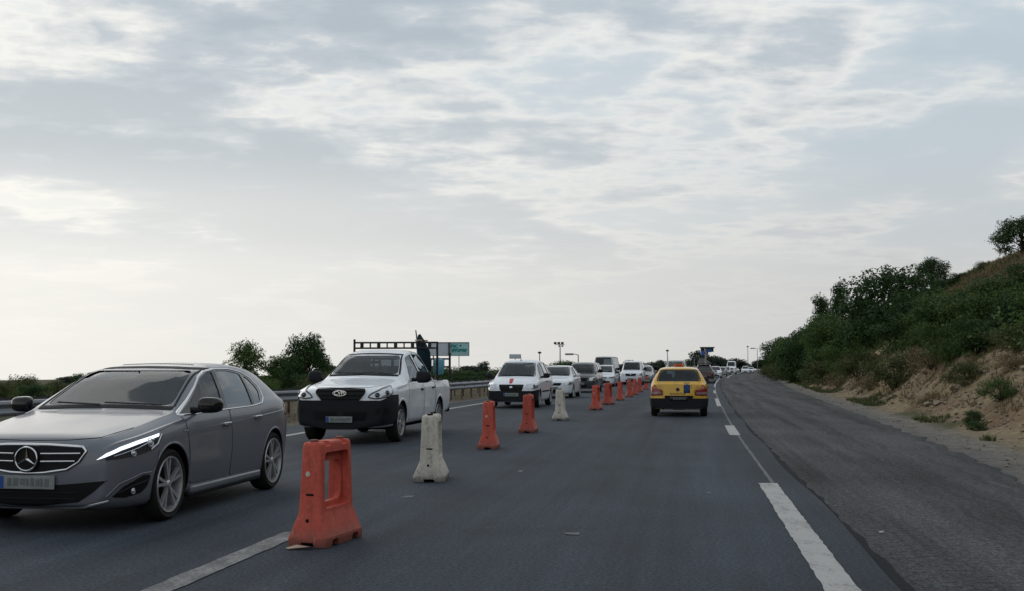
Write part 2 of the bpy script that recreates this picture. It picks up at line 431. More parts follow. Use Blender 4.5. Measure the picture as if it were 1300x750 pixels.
# ------------------------------------------------------------------ road reference line (the right-hand marking)
RZ = [-60, 7, 13.4, 24.8, 44.5, 81.5, 115, 178, 279, 450, 800, 1500]
RX = [-8.4, 2.08, 3.1, 4.95, 8.35, 15.05, 21.5, 34.2, 56.5, 98, 200, 440]
_rx = pch(RZ, RX)
def rx(z): return _rx(z)
def slope(z): return (rx(z+.5)-rx(z-.5))
def P(t, z, h=0.0):
    """point at lateral distance t (right positive) from the reference line at station z"""
    s = slope(z); k = 1/sqrt(1+s*s)
    return Vector((rx(z)+t*k, z-t*s*k, h))
def heading(z): return math.atan(slope(z))
def interp(keys):
    return pch([k[0] for k in keys], [k[1] for k in keys])
edge_t = interp([(-40, 3.0), (13, 3.1), (19, 3.5), (30, 3.9), (81, 5.2), (200, 9), (300, 12), (900, 14)])
foot_t = lambda z: edge_t(z)+1.5
HILL = interp([(-1, 0), (0, 0), (.6, .25), (2.8, 2.1), (3.8, 2.65), (6.7, 4.6), (11.7, 8.1), (14, 8.9), (19, 9.3), (60, 9.6), (400, 9.6)])
hill_k = interp([(-200, 1), (190, 1), (330, .55), (420, .25), (700, .1), (1500, .05)])
rail_t = interp([(-60, -22), (10, -14.5), (22.2, -14.2), (30.3, -12.05), (49, -11.3), (80, -12.0), (1500, -12.0)])
def height(t, z):
    n = noise.fractal(Vector((t*.35, z*.35, 0)), 1, 2, 5)
    if t > edge_t(z)+.1:
        q = t-foot_t(z)
        h = HILL(q)*hill_k(z)
        amp = min(1, max(0, q/1.5))
        rid = noise.ridged_multi_fractal(Vector((t*1.1+z*.5, z*.55-t*.2, 3)), 1, 2.1, 5, 1, 2)-1
        bankk = max(0, 1-abs(q-1.8)/3.6)
        return h + n*.05*(min(1, (t-edge_t(z)-.1))) + amp*n*.28 + bankk*rid*.15
    if t < -10.4:
        q = -10.4-t
        return -.02 + n*.05*min(1, q) - min(.7, max(0, q-3)*.05) - .014*max(0, q-10) + (noise.noise(Vector((t*.02, z*.02, 5)))*.8*min(1, max(0, q-20)/60))
    return -.012
def gh(t, z): return height(t, z)

def tgrid():
    a = []
    t = 2.6
    while t < 30: a.append(t); t += .28 if t < 12 else .5
    while t < 500: a.append(t); t *= 1.18
    b = []; t = -9.0
    while t > -40: b.append(t); t -= .45 if t > -18 else 1.5
    while t > -900: b.append(t); t *= 1.2
    return sorted(b)+[-6, -2, 0]+sorted(a)
def zgrid():
    a = []; z = -40
    while z < 6: a.append(z); z += 1.5
    while z < 60: a.append(z); z += .33
    while z < 160: a.append(z); z += .9
    while z < 1450: a.append(z); z *= 1.06
    return a
def lerp3(a, b, k): return tuple(a[i]+(b[i]-a[i])*k for i in range(3))
def build_ground():
    T, Z = tgrid(), zgrid(); V = []; col = []
    for z in Z:
        for t in T:
            h = height(t, z); V.append(P(t, z, h))
            n = .5+.5*noise.fractal(Vector((t*.5, z*.22, 9)), 1, 2, 4)
            n2 = .5+.5*noise.fractal(Vector((t*.16, z*.1, 4)), 1, 2, 3)
            if t > 0:
                q = t-foot_t(z)
                grav = (.20, .188, .17); dirt = (.27, .215, .14); rocky = (.245, .19, .115); scrub = (.17, .125, .07); green = (.05, .06, .03); red = (.17, .10, .06)
                if q < -.75: c = lerp3((.15, .145, .14), grav, max(0, min(1, (q+1.4)/.6+n-.5)))
                elif q < .3: c = lerp3(grav, lerp3(dirt, (.10, .10, .05), 1 if n > .62 else 0), min(1, (q+.75)/.6))
                elif q < 3.4: c = lerp3(lerp3(dirt, rocky, n), red, max(0, min(1, (n2-.5)*4)))
                else:
                    c = lerp3(scrub, green, max(0, min(1, (n-.42)*4)))
                    if q > 9: c = lerp3((.17, .10, .06), (.075, .07, .038), max(0, min(1, (n-.45)*5)))
            else:
                q = -10.4-t
                if q < .5: c = (.13, .12, .105)
                elif q < 12: c = lerp3((.135, .105, .07), (.07, .065, .04), n)
                else: c = lerp3((.12, .10, .055), (.045, .055, .028), max(0, min(1, (n2-.35)*3)))
            col.append((*c, 1))
    w = len(T); F = [(j*w+i, j*w+i+1, (j+1)*w+i+1, (j+1)*w+i) for j in range(len(Z)-1) for i in range(w-1)]
    o = mesh_obj('ground', V, F, 'ground', None, True)
    ca = o.data.color_attributes.new('cover', 'FLOAT_COLOR', 'POINT')
    for i, c in enumerate(col): ca.data[i].color = c
    tag(o, kind='structure')
build_ground()

def sheet(name, t0, t1, z0, z1, h, mat, dz=1.0, jag=0.0, parent=None, nt_=1, kind='structure'):
    V = []; F = []; z = z0; zs = []
    while z < z1: zs.append(z); z += dz if z < 120 else dz*6
    zs.append(z1); f0 = t0 if callable(t0) else (lambda z: t0); f1 = t1 if callable(t1) else (lambda z: t1)
    for j, z in enumerate(zs):
        a, b = f0(z), f1(z)
        if jag: b += jag*noise.fractal(Vector((z*.9, 3, 1)), 1, 2, 3)
        for k in range(nt_+1): V.append(P(a+(b-a)*k/nt_, z, h))
    w = nt_+1
    F = [(j*w+k, j*w+k+1, (j+1)*w+k+1, (j+1)*w+k) for j in range(len(zs)-1) for k in range(nt_)]
    o = mesh_obj(name, V, F, mat, parent, False)
    uv = o.data.uv_layers.new(name='UVMap'); cs = [((f0(z)+(f1(z)-f0(z))*k/nt_), z) for z in zs for k in range(nt_+1)]
    for lp in o.data.loops: uv.data[lp.index].uv = cs[lp.vertex_index]
    if kind: tag(o, kind=kind)
    return o
sheet('road', -10.3, .42, -40, 1400, 0.0, 'asphalt', 1)
sheet('shoulder', .42, edge_t, -40, 1400, 0.0, 'asphalt_old', .12, .22)
sheet('tar_seam', lambda z: .40+.03*sin(z*.7), lambda z: .455+.06*noise.noise(Vector((z*1.8, 0, 0))), -10, 120, .004, 'tar', .2)
def join_sheets(name, segs, h, mat):
    V = []; F = []; r = random.Random(len(segs)*7+int(h*1000))
    for (a, b, z0, z1) in segs:
        st = .12 if z1 < 30 else (.8 if z1 < 130 else 5)
        n = max(1, int((z1-z0)/st)); k = len(V); j = .007 if z1 < 30 else 0
        for i in range(n+1):
            z = z0+(z1-z0)*i/n; e = .02 if i in (0, n) and z1 < 30 else 0
            V += [P(a+r.uniform(-j, j), z+r.uniform(-e, e), h), P((a+b)/2, z+r.uniform(-e, e), h), P(b+r.uniform(-j, j), z+r.uniform(-e, e), h)]
        for i in range(n): F += [(k+3*i, k+3*i+1, k+3*i+4, k+3*i+3), (k+3*i+1, k+3*i+2, k+3*i+5, k+3*i+4)]
    o = mesh_obj(name, V, F, mat); tag(o, kind='structure'); return o
join_sheets('road_marking', [(-.11, .11, 1.0, 13.4), (-.11, .11, 22.9, 26.7), (-9.22, -9.04, -30, 90), (-9.9, -9.7, 95, 400), (-.10, .06, 40, 50), (-.1, .04, 60, 68), (-.07, .06, 80, 330), (.9, 1.1, 150, 400)], .005, 'marking')
join_sheets('road_marking', [(-4.35, -4.15, 2.0, 8.75), (-4.28, -4.12, 9.2, 9.65)]+[(-4.33, -4.17, z, z+3) for z in range(100, 400, 12)], .006, 'marking_worn')
join_sheets('paint_scrap', [(.04, .085, 13.4, 22.9), (.04, .09, 26.7, 40), (.0, .07, 50, 60), (.0, .07, 68, 80), (-1.98, -1.86, 9.0, 9.1), (-3.22, -3.16, 14.3, 14.55), (-.75, -.70, 12.2, 12.3), (-4.0, -3.9, 11.3, 11.45)], .005, 'marking_faint')

# ------------------------------------------------------------------ car builder
def gell(u): return sqrt(max(0, 1-(1-min(1, max(0, u)))**2))
class Spec:
    def __init__(s, L, keys, nose, tail, R, axles, bulge=.018, crown=.02):
        s.L = L; s.nose = nose; s.tail = tail; s.R = R; s.axles = axles; s.bulge = bulge; s.crown = crown
        xs = [k[0] for k in keys]; s.fs = [pch(xs, [k[i] for k in keys]) for i in range(1, 6)]
    def at(s, q):
        hw, zb, zbelt, ztop, wt = [f(q) for f in s.fs]
        for (e, (rp, ap, rv, dt, db)) in ((q, s.nose), (s.L-q, s.tail)):
            k = 1-ap*(1-gell(e/rp)); hw *= k; wt *= k
            d = 1-gell(e/rv); ztop -= dt*d; zbelt -= dt*d; zb += db*d
        return hw, zb, zbelt, ztop, wt
    def half(s, q, inset=0, dz=0, floor=None, n=4):
        hw, zb, ze, zt, wt = s.at(q)
        hw -= inset; wt -= inset; zt -= dz
        if floor is not None: zb = floor
        ze = min(ze, zt-.012); h = ze-zb
        c = [(0, zb), (hw*.55, zb), (hw*.84, zb+.008), (hw*.95, zb+min(.06, h*.12)), (hw*.985, zb+.28*h), (hw, zb+.55*h), (hw*.995, zb+.8*h), (hw*.962, ze)]
        b0 = Vector((hw*.962, ze)); k = min(1, (zt-ze)/.4); rr = .05*k+.012; b1 = Vector((wt+.01, zt-rr))
        if b1.y < b0.y+.004: b1.y = b0.y+.004
        nn = Vector((b1.y-b0.y, -(b1.x-b0.x))).normalized()
        for f in (.2, .45, .7, .9): c.append(tuple(b0.lerp(b1, f)+nn*s.bulge*k*sin(pi*f)))
        cr = s.crown*k+.012
        c += [tuple(b1), (wt*.94, zt-rr*.35-cr*.6), (wt*.7, zt-cr*.4), (wt*.35, zt-cr*.1), (0, zt)]
        # catmull-rom
        out = []
        for i in range(len(c)-1):
            p0 = Vector(c[max(0, i-1)]); p1 = Vector(c[i]); p2 = Vector(c[i+1]); p3 = Vector(c[min(len(c)-1, i+2)])
            if i == 0: p0 = Vector((-c[1][0], c[1][1]))
            if i == len(c)-2: p3 = Vector((-c[-2][0], c[-2][1]))
            for j in range(n):
                t = j/n
                out.append(.5*((2*p1)+(-p0+p2)*t+(2*p0-5*p1+4*p2-p3)*t*t+(-p0+3*p1-3*p2+p3)*t**3))
        out.append(Vector(c[-1])); out[0].x = 0
        return out
    def stations(s):
        st = [0, .006, .02, .045, .08, .12, .17, .23, .3]
        q = .36
        while q < s.L-.33: st.append(q); q += .06
        st += [s.L-a for a in (.3, .23, .17, .12, .08, .045, .02, .006, 0)]
        return st
    def ring(s, q, **k):
        h = s.half(q, **k); return [(p.x, p.y) for p in h]+[(-p.x, p.y) for p in h[-2:0:-1]]
    def loft(s, qs, mat, **k):
        V = []; F = []; n = None
        for q in qs:
            r = s.ring(q, **k); n = len(r)
            V += [(s.L/2-q, y, z) for y, z in r]
        m = len(qs)
        for i in range(m-1):
            for j in range(n): F.append((i*n+j, i*n+(j+1) % n, (i+1)*n+(j+1) % n, (i+1)*n+j))
        F.append(tuple(range(n))); F.append(tuple((m-1)*n+j for j in range(n-1, -1, -1)))
        me = bpy.data.meshes.new('b'); me.from_pydata(V, [], F); me.materials.append(MATS[mat])
        for k in ('well', 'lining', 'black_plastic'): me.materials.append(MATS[k])
        me.update(); fix_normals(me)
        return me
    def yz(s, q, z):
        """half width of the side at height z"""
        h = s.half(q); best = None
        for a, b in zip(h, h[1:]):
            lo, hi = min(a.y, b.y), max(a.y, b.y)
            if lo <= z <= hi and hi-lo > 1e-6:
                x = a.x+(b.x-a.x)*(z-a.y)/(b.y-a.y)
                if best is None or x > best: best = x
        if best is None: best = 0 if z > h[-1].y else h[2].x
        return best

class Surf:
    def __init__(s, me):
        me.calc_loop_triangles()
        s.v = [v.co.copy() for v in me.vertices]; s.n = [v.normal.copy() for v in me.vertices]
        s.t = [tuple(t.vertices) for t in me.loop_triangles]
        s.bvh = BVHTree.FromPolygons(s.v, s.t)
    def hit(s, o, d):
        p, n, i, _ = s.bvh.ray_cast(o, d)
        if p is None:
            # miss: nearest to the ray's line
            p, n, i, _ = s.bvh.find_nearest(o+d*(-(o.dot(d))))
        a, b, c = s.t[i]; A, B, Cc = s.v[a], s.v[b], s.v[c]
        v0, v1, v2 = B-A, Cc-A, p-A
        d00, d01, d11, d20, d21 = v0.dot(v0), v0.dot(v1), v1.dot(v1), v2.dot(v0), v2.dot(v1)
        den = d00*d11-d01*d01
        if abs(den) < 1e-14: return p, n
        v = (d11*d20-d01*d21)/den; w = (d00*d21-d01*d20)/den
        nn = (s.n[a]*(1-v-w)+s.n[b]*v+s.n[c]*w)
        return p, (nn.normalized() if nn.length > .1 else n)
def inpoly(p, poly):
    r = False; j = len(poly)-1
    for i in range(len(poly)):
        a, b = poly[i], poly[j]
        if (a[1] > p[1]) != (b[1] > p[1]) and p[0] < (b[0]-a[0])*(p[1]-a[1])/(b[1]-a[1])+a[0]: r = not r
        j = i
    return r
def smooth_poly(pts, rad=.03, n=4):
    """round the corners of a polygon (any dimension)"""
    out = []; m = len(pts); pts = [Vector(p) for p in pts]
    for i in range(m):
        a, b, c = pts[i-1], pts[i], pts[(i+1) % m]
        r1 = min(rad, (a-b).length*.45); r2 = min(rad, (c-b).length*.45)
        p, q = b+(a-b).normalized()*r1, b+(c-b).normalized()*r2
        for k in range(n+1):
            t = k/n; out.append(p*(1-t)**2+b*2*t*(1-t)+q*t*t)
    return out
def patch(name, surf, pts, d, mat, parent, off=.004, thick=.012, grid=.05, smooth=True):
    d = Vector(d).normalized(); u = Vector((0, 0, 1)).cross(d)
    if u.length < .1: u = Vector((0, 1, 0))
    u.normalize(); v = d.cross(u)
    q = [(Vector(p).dot(u), Vector(p).dot(v)) for p in pts]
    b = []
    for i in range(len(q)):
        a, c = Vector(q[i]), Vector(q[(i+1) % len(q)]); k = max(1, int((c-a).length/grid))
        b += [a.lerp(c, j/k) for j in range(k)]
    nb = len(b); pts2 = list(b)
    x0, x1 = min(p.x for p in b), max(p.x for p in b); y0, y1 = min(p.y for p in b), max(p.y for p in b)
    ny = 0; y = y0+grid*.5
    while y < y1:
        x = x0+grid*(.5 if ny % 2 else 1)
        while x < x1:
            if inpoly((x, y), b) and min((Vector((x, y))-w).length for w in b) > grid*.4: pts2.append(Vector((x, y)))
            x += grid
        y += grid; ny += 1
    r = delaunay_2d_cdt(pts2, [(i, (i+1) % nb) for i in range(nb)], [], 1, 1e-6)
    co, fa = r[0], r[2]; V = []; NN = []
    for p in co:
        hp, n = surf.hit(u*p.x+v*p.y-d*6, d); V.append(hp+n*off); NN.append(n)
    F = []
    for f in fa:
        nrm = (V[f[1]]-V[f[0]]).cross(V[f[2]]-V[f[0]])
        F.append(tuple(f) if nrm.dot(d) < 0 else tuple(reversed(f)))
    cnt = {}
    for f in F:
        for i in range(len(f)): cnt[(f[i], f[(i+1) % len(f)])] = 1
    be = [(a, b2) for (a, b2) in cnt if (b2, a) not in cnt]
    mp = {}
    for a, b2 in be:
        for k in (a, b2):
            if k not in mp: mp[k] = len(V); V.append(V[k]-NN[k]*thick); NN.append(NN[k])
        F.append((b2, a, mp[a], mp[b2]))
    me = bpy.data.meshes.new(name); me.from_pydata([tuple(x) for x in V], [], F); me.materials.append(MATS[mat]); me.update()
    me.shade_smooth()
    try: me.normals_split_custom_set_from_vertices([tuple(x) for x in NN])
    except Exception: pass
    return link(name, me, parent)
def strip(name, surf, line, d, width, mat, parent, off=.005, closed=False, step=.04, crown=.003):
    d = Vector(d).normalized(); line = [Vector(p) for p in line]; L = []
    m = len(line)
    for i in range(m if closed else m-1):
        a, c = line[i], line[(i+1) % m]; k = max(1, int((c-a).length/step)); L += [a.lerp(c, j/k) for j in range(k)]
    if not closed: L.append(line[-1])
    V = []; F = []; n = len(L)
    for i in range(n):
        a = L[i-1] if (i > 0 or closed) else L[i]; c = L[(i+1) % n] if (i < n-1 or closed) else L[i]
        tt = (c-a); tt -= d*tt.dot(d); tt.normalize(); w = tt.cross(d)
        for k, o in ((-.5, off-.004), (-.35, off), (0, off+crown), (.35, off), (.5, off-.004)):
            p = L[i]+w*width*k; hp, nn = surf.hit(p-d*6, d); V.append(hp+nn*o)
    for i in range(n if closed else n-1):
        for k in range(4):
            j = (i+1) % n; F.append((i*5+k, i*5+k+1, j*5+k+1, j*5+k))
    me = bpy.data.meshes.new(name); me.from_pydata([tuple(x) for x in V], [], F); me.materials.append(MATS[mat]); me.update(); me.shade_smooth()
    return link(name, me, parent)
def band(name, sp, q1, z0, z1, out, mat, parent, rear=False, nz=8):
    """bumper wrapped round the nose (or tail): outset strip of the body surface between two heights; z0, z1 functions of distance from the end"""
    f0 = z0 if callable(z0) else (lambda e: z0); f1 = z1 if callable(z1) else (lambda e: z1)
    es = [e for e in (0, .006, .02, .045, .08, .12, .17, .23, .3, .38, .46, .54, .62, .7, .8, .9, 1.0) if e < q1-.01]+[q1]
    cols = []
    def x_of(e): return (sp.L/2-e) if not rear else (-sp.L/2+e)
    sg = -1 if rear else 1
    for e in reversed(es):
        cols.append([(e, 1, z) for z in [f0(e)+(f1(e)-f0(e))*k/nz for k in range(nz+1)]])
    left = []
    for cset in cols:
        left.append([Vector((x_of(e)+sg*out*(1-min(1, e/.3)), sp.yz(e if not rear else sp.L-e, z)+out, z)) for e, _, z in cset])
    y0 = min(p.y for p in left[-1]); mid = []
    for k in range(1, 8):
        f = 1-2*k/8
        mid.append([Vector((x_of(0)+sg*(out+.012*(1-f*f)), p.y*f, p.z)) for p in left[-1]])
    right = [[Vector((p.x, -p.y, p.z)) for p in c] for c in reversed(left)]
    cc = left+mid+right; V = [p for c in cc for p in c]; w = nz+1; m = len(cc)
    # return edges back into the body
    F = [(i*w+k, i*w+k+1, (i+1)*w+k+1, (i+1)*w+k) for i in range(m-1) for k in range(nz)]
    for row in (0, nz):
        base = len(V)
        for i in range(m):
            p = V[i*w+row].copy(); cx = Vector((sp.L/2*sg*.6, 0, p.z)); dd = (cx-p).normalized(); V.append(p+dd*(out+.05))
        F += [(i*w+row, (i+1)*w+row, base+i+1, base+i) for i in range(m-1)]
    for i in (0, m-1):
        base = len(V)
        for k in range(w): p = V[i*w+k].copy(); V.append(Vector((p.x, p.y*(1-(out+.03)/abs(p.y)), p.z)))
        F += [(i*w+k, i*w+k+1, base+k+1, base+k) for k in range(nz)]
    o = mesh_obj(name, V, F, mat, parent, True, 50); fix_normals(o.data); return o

def wheel(root, x, y, R, w, rim, spokes, style='five'):
    sgn = 1 if y > 0 else -1
    r = R*{'five': .78, 'one': .68}.get(style, .62)
    mb = MB(); hw = w/2
    mb.lathe([(r*.98, -hw*.85), (R*.9, -hw), (R*.97, -hw*.8), (R, -hw*.5), (R, hw*.5), (R*.97, hw*.8), (R*.9, hw), (r*1.02, hw*.9), (r*.98, hw*.7)], 40)
    for v in mb.v: v.y *= sgn
    ty = mb.build('wheel', 'rubber', root, True, 30); ty.location = (x, y, R)
    m2 = MB()
    m2.lathe([(r*1.0, hw*.88), (r*.985, hw*.96), (r*.93, hw*.93), (r*.90, hw*.6), (r*.88, -hw*.2)], 40)
    cen = hw*.62
    m2.lathe([(R*.0, cen+.03), (R*.08, cen+.03), (R*.13, cen+.015), (R*.15, cen-.02)], 20)
    for k in range(spokes):
        a = 2*pi*k/spokes+.2
        for da in ((-.13, .13) if style == 'five' else (0,)):
            w0, w1 = (.028, .034) if style == 'five' else (.045, .06)
            ww = R*(.075 if style == 'five' else .13)
            p0 = Vector((cos(a+da*.5), 0, sin(a+da*.5)))*R*.12; p1 = Vector((cos(a+da*1.25), 0, sin(a+da*1.25)))*r*.92
            tt = (p1-p0).normalized(); nn = Vector((-tt.z, 0, tt.x))*ww*.5
            y0, y1 = cen+.02, hw*.86
            vs = [p0-nn*.8+Vector((0, y0, 0)), p0+nn*.8+Vector((0, y0, 0)), p1+nn*1.2+Vector((0, y1, 0)), p1-nn*1.2+Vector((0, y1, 0))]
            bk = [v-Vector((0, .03, 0)) for v in vs]
            m2.add(vs+bk, [(0, 1, 2, 3), (0, 4, 5, 1), (1, 5, 6, 2), (3, 2, 6, 7), (0, 3, 7, 4)])
    for v in m2.v: v.y *= sgn
    m2.build('rim', rim, ty, True, 35)
    m3 = MB(); m3.lathe([(r*.9, -hw*.1), (0.0, -hw*.1)], 32)
    for v in m3.v: v.y *= sgn
    m3.build('brake_disc', 'well', ty)
    return ty
def mirror_part(root, x, y, z, mat, s=1.0, w=.20, h=.15):
    g = 1 if y > 0 else -1
    mb = MB()
    bm = bmesh.new(); bmesh.ops.create_uvsphere(bm, u_segments=20, v_segments=12, radius=1)
    for v in bm.verts:
        c = v.co
        k = lambda a: math.copysign(abs(a)**.62, a)
        v.co = Vector((k(c.x)*.075*s-.02*c.y*g, k(c.y)*w*.5*s, k(c.z)*h*.5*s*(1+.12*c.y*g*-1)))
        if v.co.x < -.045*s: v.co.x = -.045*s
    bm.verts.index_update()
    mb.add([v.co+Vector((0, g*w*.5*s, 0)) for v in bm.verts], [[v.index for v in f.verts] for f in bm.faces]); bm.free()
    o = mb.build('mirror', mat, root, True, 50); o.location = (x, y, z)
    a = MB(); a.tube([(0, -g*.10, -.05*s), (-.0, g*.0, -.045*s), (0, g*.05, -.03*s)], [.035*s, .03*s, .03*s], 8); a.build('mirror_arm', 'black_plastic', o)
    b = MB(); b.box((-.046*s, g*w*.5*s, 0), (.004, w*.82*s, h*.75*s), None, .001); b.build('mirror_glass', 'mirror_dark', o)
    return o
def seats(root, xs, y=.36, zc=.5, rear_heads=True, mat='seat_cloth'):
    for x in xs:
        for sg in (1, -1):
            mb = MB(); rot = Matrix.Rotation(radians(-14), 3, 'Y')
            mb.box((x, sg*y, zc+.06), (.5, .48, .16), None, .05); mb.box((x-.27, sg*y, zc+.36), (.13, .46, .56), rot, .05)
            mb.box((x-.36, sg*y, zc+.73), (.09, .25, .17), rot, .035)
            mb.build('seat', mat, root)
def dashboard(root, x, z, hw, side=1):
    mb = MB(); mb.box((x, 0, z-.12), (.42, hw*2*.86, .22), Matrix.Rotation(radians(-8), 3, 'Y'), .05)
    d = mb.build('dashboard', 'lining', root)
    q = MB(); q.box((x-.35, 0, z+.27), (.03, .22, .06), None, .012); q.tube([(x-.35, 0, z+.28), (x-.33, 0, z+.36)], .008, 6); q.build('rear_view_mirror', 'lining', root)
    q = MB(); q.box((x+.1, .25, z+.015), (.16, .22, .004), Matrix.Rotation(.2, 3, 'Z')); q.build('dash_paper', 'board_white', root)
    s = MB(); n = 24; R = .185; ax = Matrix.Rotation(radians(-62), 3, 'Y')
    pts = [ax @ Vector((R*cos(2*pi*k/n), R*sin(2*pi*k/n), 0))+Vector((x-.38, side*.36, z-.03)) for k in range(n+1)]
    s.tube(pts, .014, 6, False); s.build('steering_wheel', 'lining', root)

def car(name, sp, body_mat, cab, ws, rw, sides, wheels=('alloy', 5, 'five'), extra_cut=None, tw=.2, gl='glass', glr='glass_tint', track=None, opaque=False):
    """cab: (q0,q1,floor) interior; ws / rw: windscreen / rear polygon in (y,z), sides: list of polygons in (q,z)"""
    root = empty(name, (0, 0, 0)); root['spec'] = 0; del root['spec']
    sp_me = sp.loft(sp.stations(), body_mat); surf = Surf(sp_me)
    L2 = sp.L/2; cut = []
    hwmax = max(sp.at(q)[0] for q in sp.axles)
    for q in sp.axles:
        for sg in (1, -1):
            hw = sp.at(q)[0]; n = 36; R = sp.R*1.13
            poly = [(L2-q+R*cos(2*pi*k/n), sp.R*1.02+R*sin(2*pi*k/n)) for k in range(n)]
            a, b = sorted((sg*(hw-tw-.12), sg*(hw+.2))); cut.append(prism_mesh(poly, 'Y', a, b, 'well'))
    me = boolean(sp_me, cut)
    q0, q1, fl = cab
    qs = [q0+(q1-q0)*i/24 for i in range(25)]
    inner = sp.loft(qs, 'lining', inset=.05, dz=.045, floor=fl)
    cuts = [inner]
    if ws: cuts.append(prism_mesh([(p.x, p.y) for p in smooth_poly(ws, .07)], 'X', L2-(q0+q1)/2, L2+.3, 'black_plastic'))
    if rw: cuts.append(prism_mesh([(p.x, p.y) for p in smooth_poly(rw, .06)], 'X', -L2-.3, L2-q1+.45, 'black_plastic'))
    for s_ in sides: cuts.append(prism_mesh([(L2-p.x, p.y) for p in smooth_poly(s_, .035)], 'Y', -1.3, 1.3, 'black_plastic'))
    for c in cuts: me = boolean(me, [c])
    if extra_cut:
        for c in extra_cut: me = boolean(me, [c])
    me.name = 'body'; me.shade_smooth(); me.set_sharp_from_angle(angle=radians(32))
    link('body', me, root)
    def grow(poly, g):
        c = sum((Vector(p) for p in poly), Vector((0, 0)))/len(poly)
        out = []
        for p in poly:
            v = Vector(p)-c; out.append(c+v*(1+g/max(.1, v.length)))
        return out
    if ws:
        pl = smooth_poly([(0, y, z) for y, z in grow(ws, .012)], .07)
        patch('windscreen', surf, pl, (-1, 0, 0), gl, root, -.004, .004, .09)
    if rw:
        pl = smooth_poly([(0, y, z) for y, z in grow(rw, .012)], .06)
        patch('rear_window', surf, pl, (1, 0, 0), glr, root, -.004, .004, .09)
    for i, s_ in enumerate(sides):
        for sg in (1, -1):
            pl = smooth_poly([(L2-q, 0, z) for q, z in grow(s_, .01)], .035)
            patch('side_window', surf, pl, (0, -sg, 0), gl if i == 0 else glr, root, -.006, .004, .09)
    wm, ns, st = wheels
    tr = track or hwmax-tw/2-.015
    for q in sp.axles:
        for sg in (1, -1): wheel(root, L2-q, sg*tr, sp.R, tw, wm, ns, st)
    return root, surf
def place(root, x, y, ang, away=False):
    """ang: road heading measured from +Y toward +X; oncoming cars face the camera"""
    root.location = (x, y, 0.0)
    h = pi/2-ang
    root.rotation_euler = (0, 0, h if away else h+pi)

def onsurf(surf, p, d, off=.008):
    d = Vector(d).normalized(); h, n = surf.hit(Vector(p)-d*6, d); return h+n*off, n
def FY(pts): return [(0, y, z) for y, z in pts]
def both(fn):
    for sg in (1, -1): fn(sg)
def plate(root, surf, y, z, d, w=.52, h=.115, blue=True, off=.02, mat='plate'):
    p, n = onsurf(surf, (0, y, z), d, off); g = 1 if d[0] < 0 else -1
    mb = MB(); mb.box((0, 0, 0), (.012, w, h), None, .003); o = mb.build('number_plate', mat, root); o.location = (p.x, y, z)
    if blue:
        b = MB(); b.box((.008*g, -g*(w/2-.03), 0), (.004, .045, h*.88)); b.build('plate_band', 'plate_blue', o)
    r = random.Random(int(z*1000)+int(w*99)); b = MB(); x = -w/2+.09
    while x < w/2-.05:                      # smudged, unreadable characters
        ww = r.uniform(.022, .05); b.box((.008*g, g*(x+ww/2), r.uniform(-.006, .006)), (.002, ww, h*r.uniform(.45, .6)), Matrix.Rotation(r.uniform(-.15, .15), 3, 'X')); x += ww+r.uniform(.006, .02)
    b.build('plate_marks', 'plate_mark', o)
    return o
def handle(root, surf, L2, q, z, sg, mat, w=.17):
    p, n = onsurf(surf, (L2-q, 0, z), (0, -sg, 0), .0)
    rc = MB(); rc.lathe([(0, 0), (.042, .0), (.05, -.004)], 16, 'Y'); 
    mb = MB(); mb.box((0, sg*.026, 0), (w, .022, .034), None, .01); mb.box((w*.42, sg*.008, 0), (.03, .03, .028), None, .006); mb.box((-w*.42, sg*.008, 0), (.03, .03, .028), None, .006)
    o = mb.build('handle', mat, root); o.location = p; return o
def door(root, surf, L2, poly, sg, mat, hq, hz, hmat):
    pl = smooth_poly([(L2-q, 0, z) for q, z in poly], .05)
    c = sum(pl, Vector())/len(pl); big = [c+(p-c)*(1+.009/max(.2, (p-c).length)) for p in pl]
    dr = patch('door', surf, pl, (0, -sg, 0), mat, root, .0045, .004, .07)
    patch('door_gap', surf, big, (0, -sg, 0), 'gloss_black', dr, .0012, .002, .07)
    if hq: handle(dr, surf, L2, hq, hz, sg, hmat)
    return dr
def arch_lip(root, surf, L2, q, R, sg, mat, zmin=.22, w=.035, off=.006):
    R2 = R*1.13+w*.45; pts = []
    for k in range(25):
        a = pi*k/24*1.16-.08*pi; z = R*1.02+R2*sin(a)
        if z > zmin: pts.append((L2-q+R2*cos(a), 0, z))
    strip('arch_trim', surf, pts, (0, -sg, 0), w, mat, root, off)

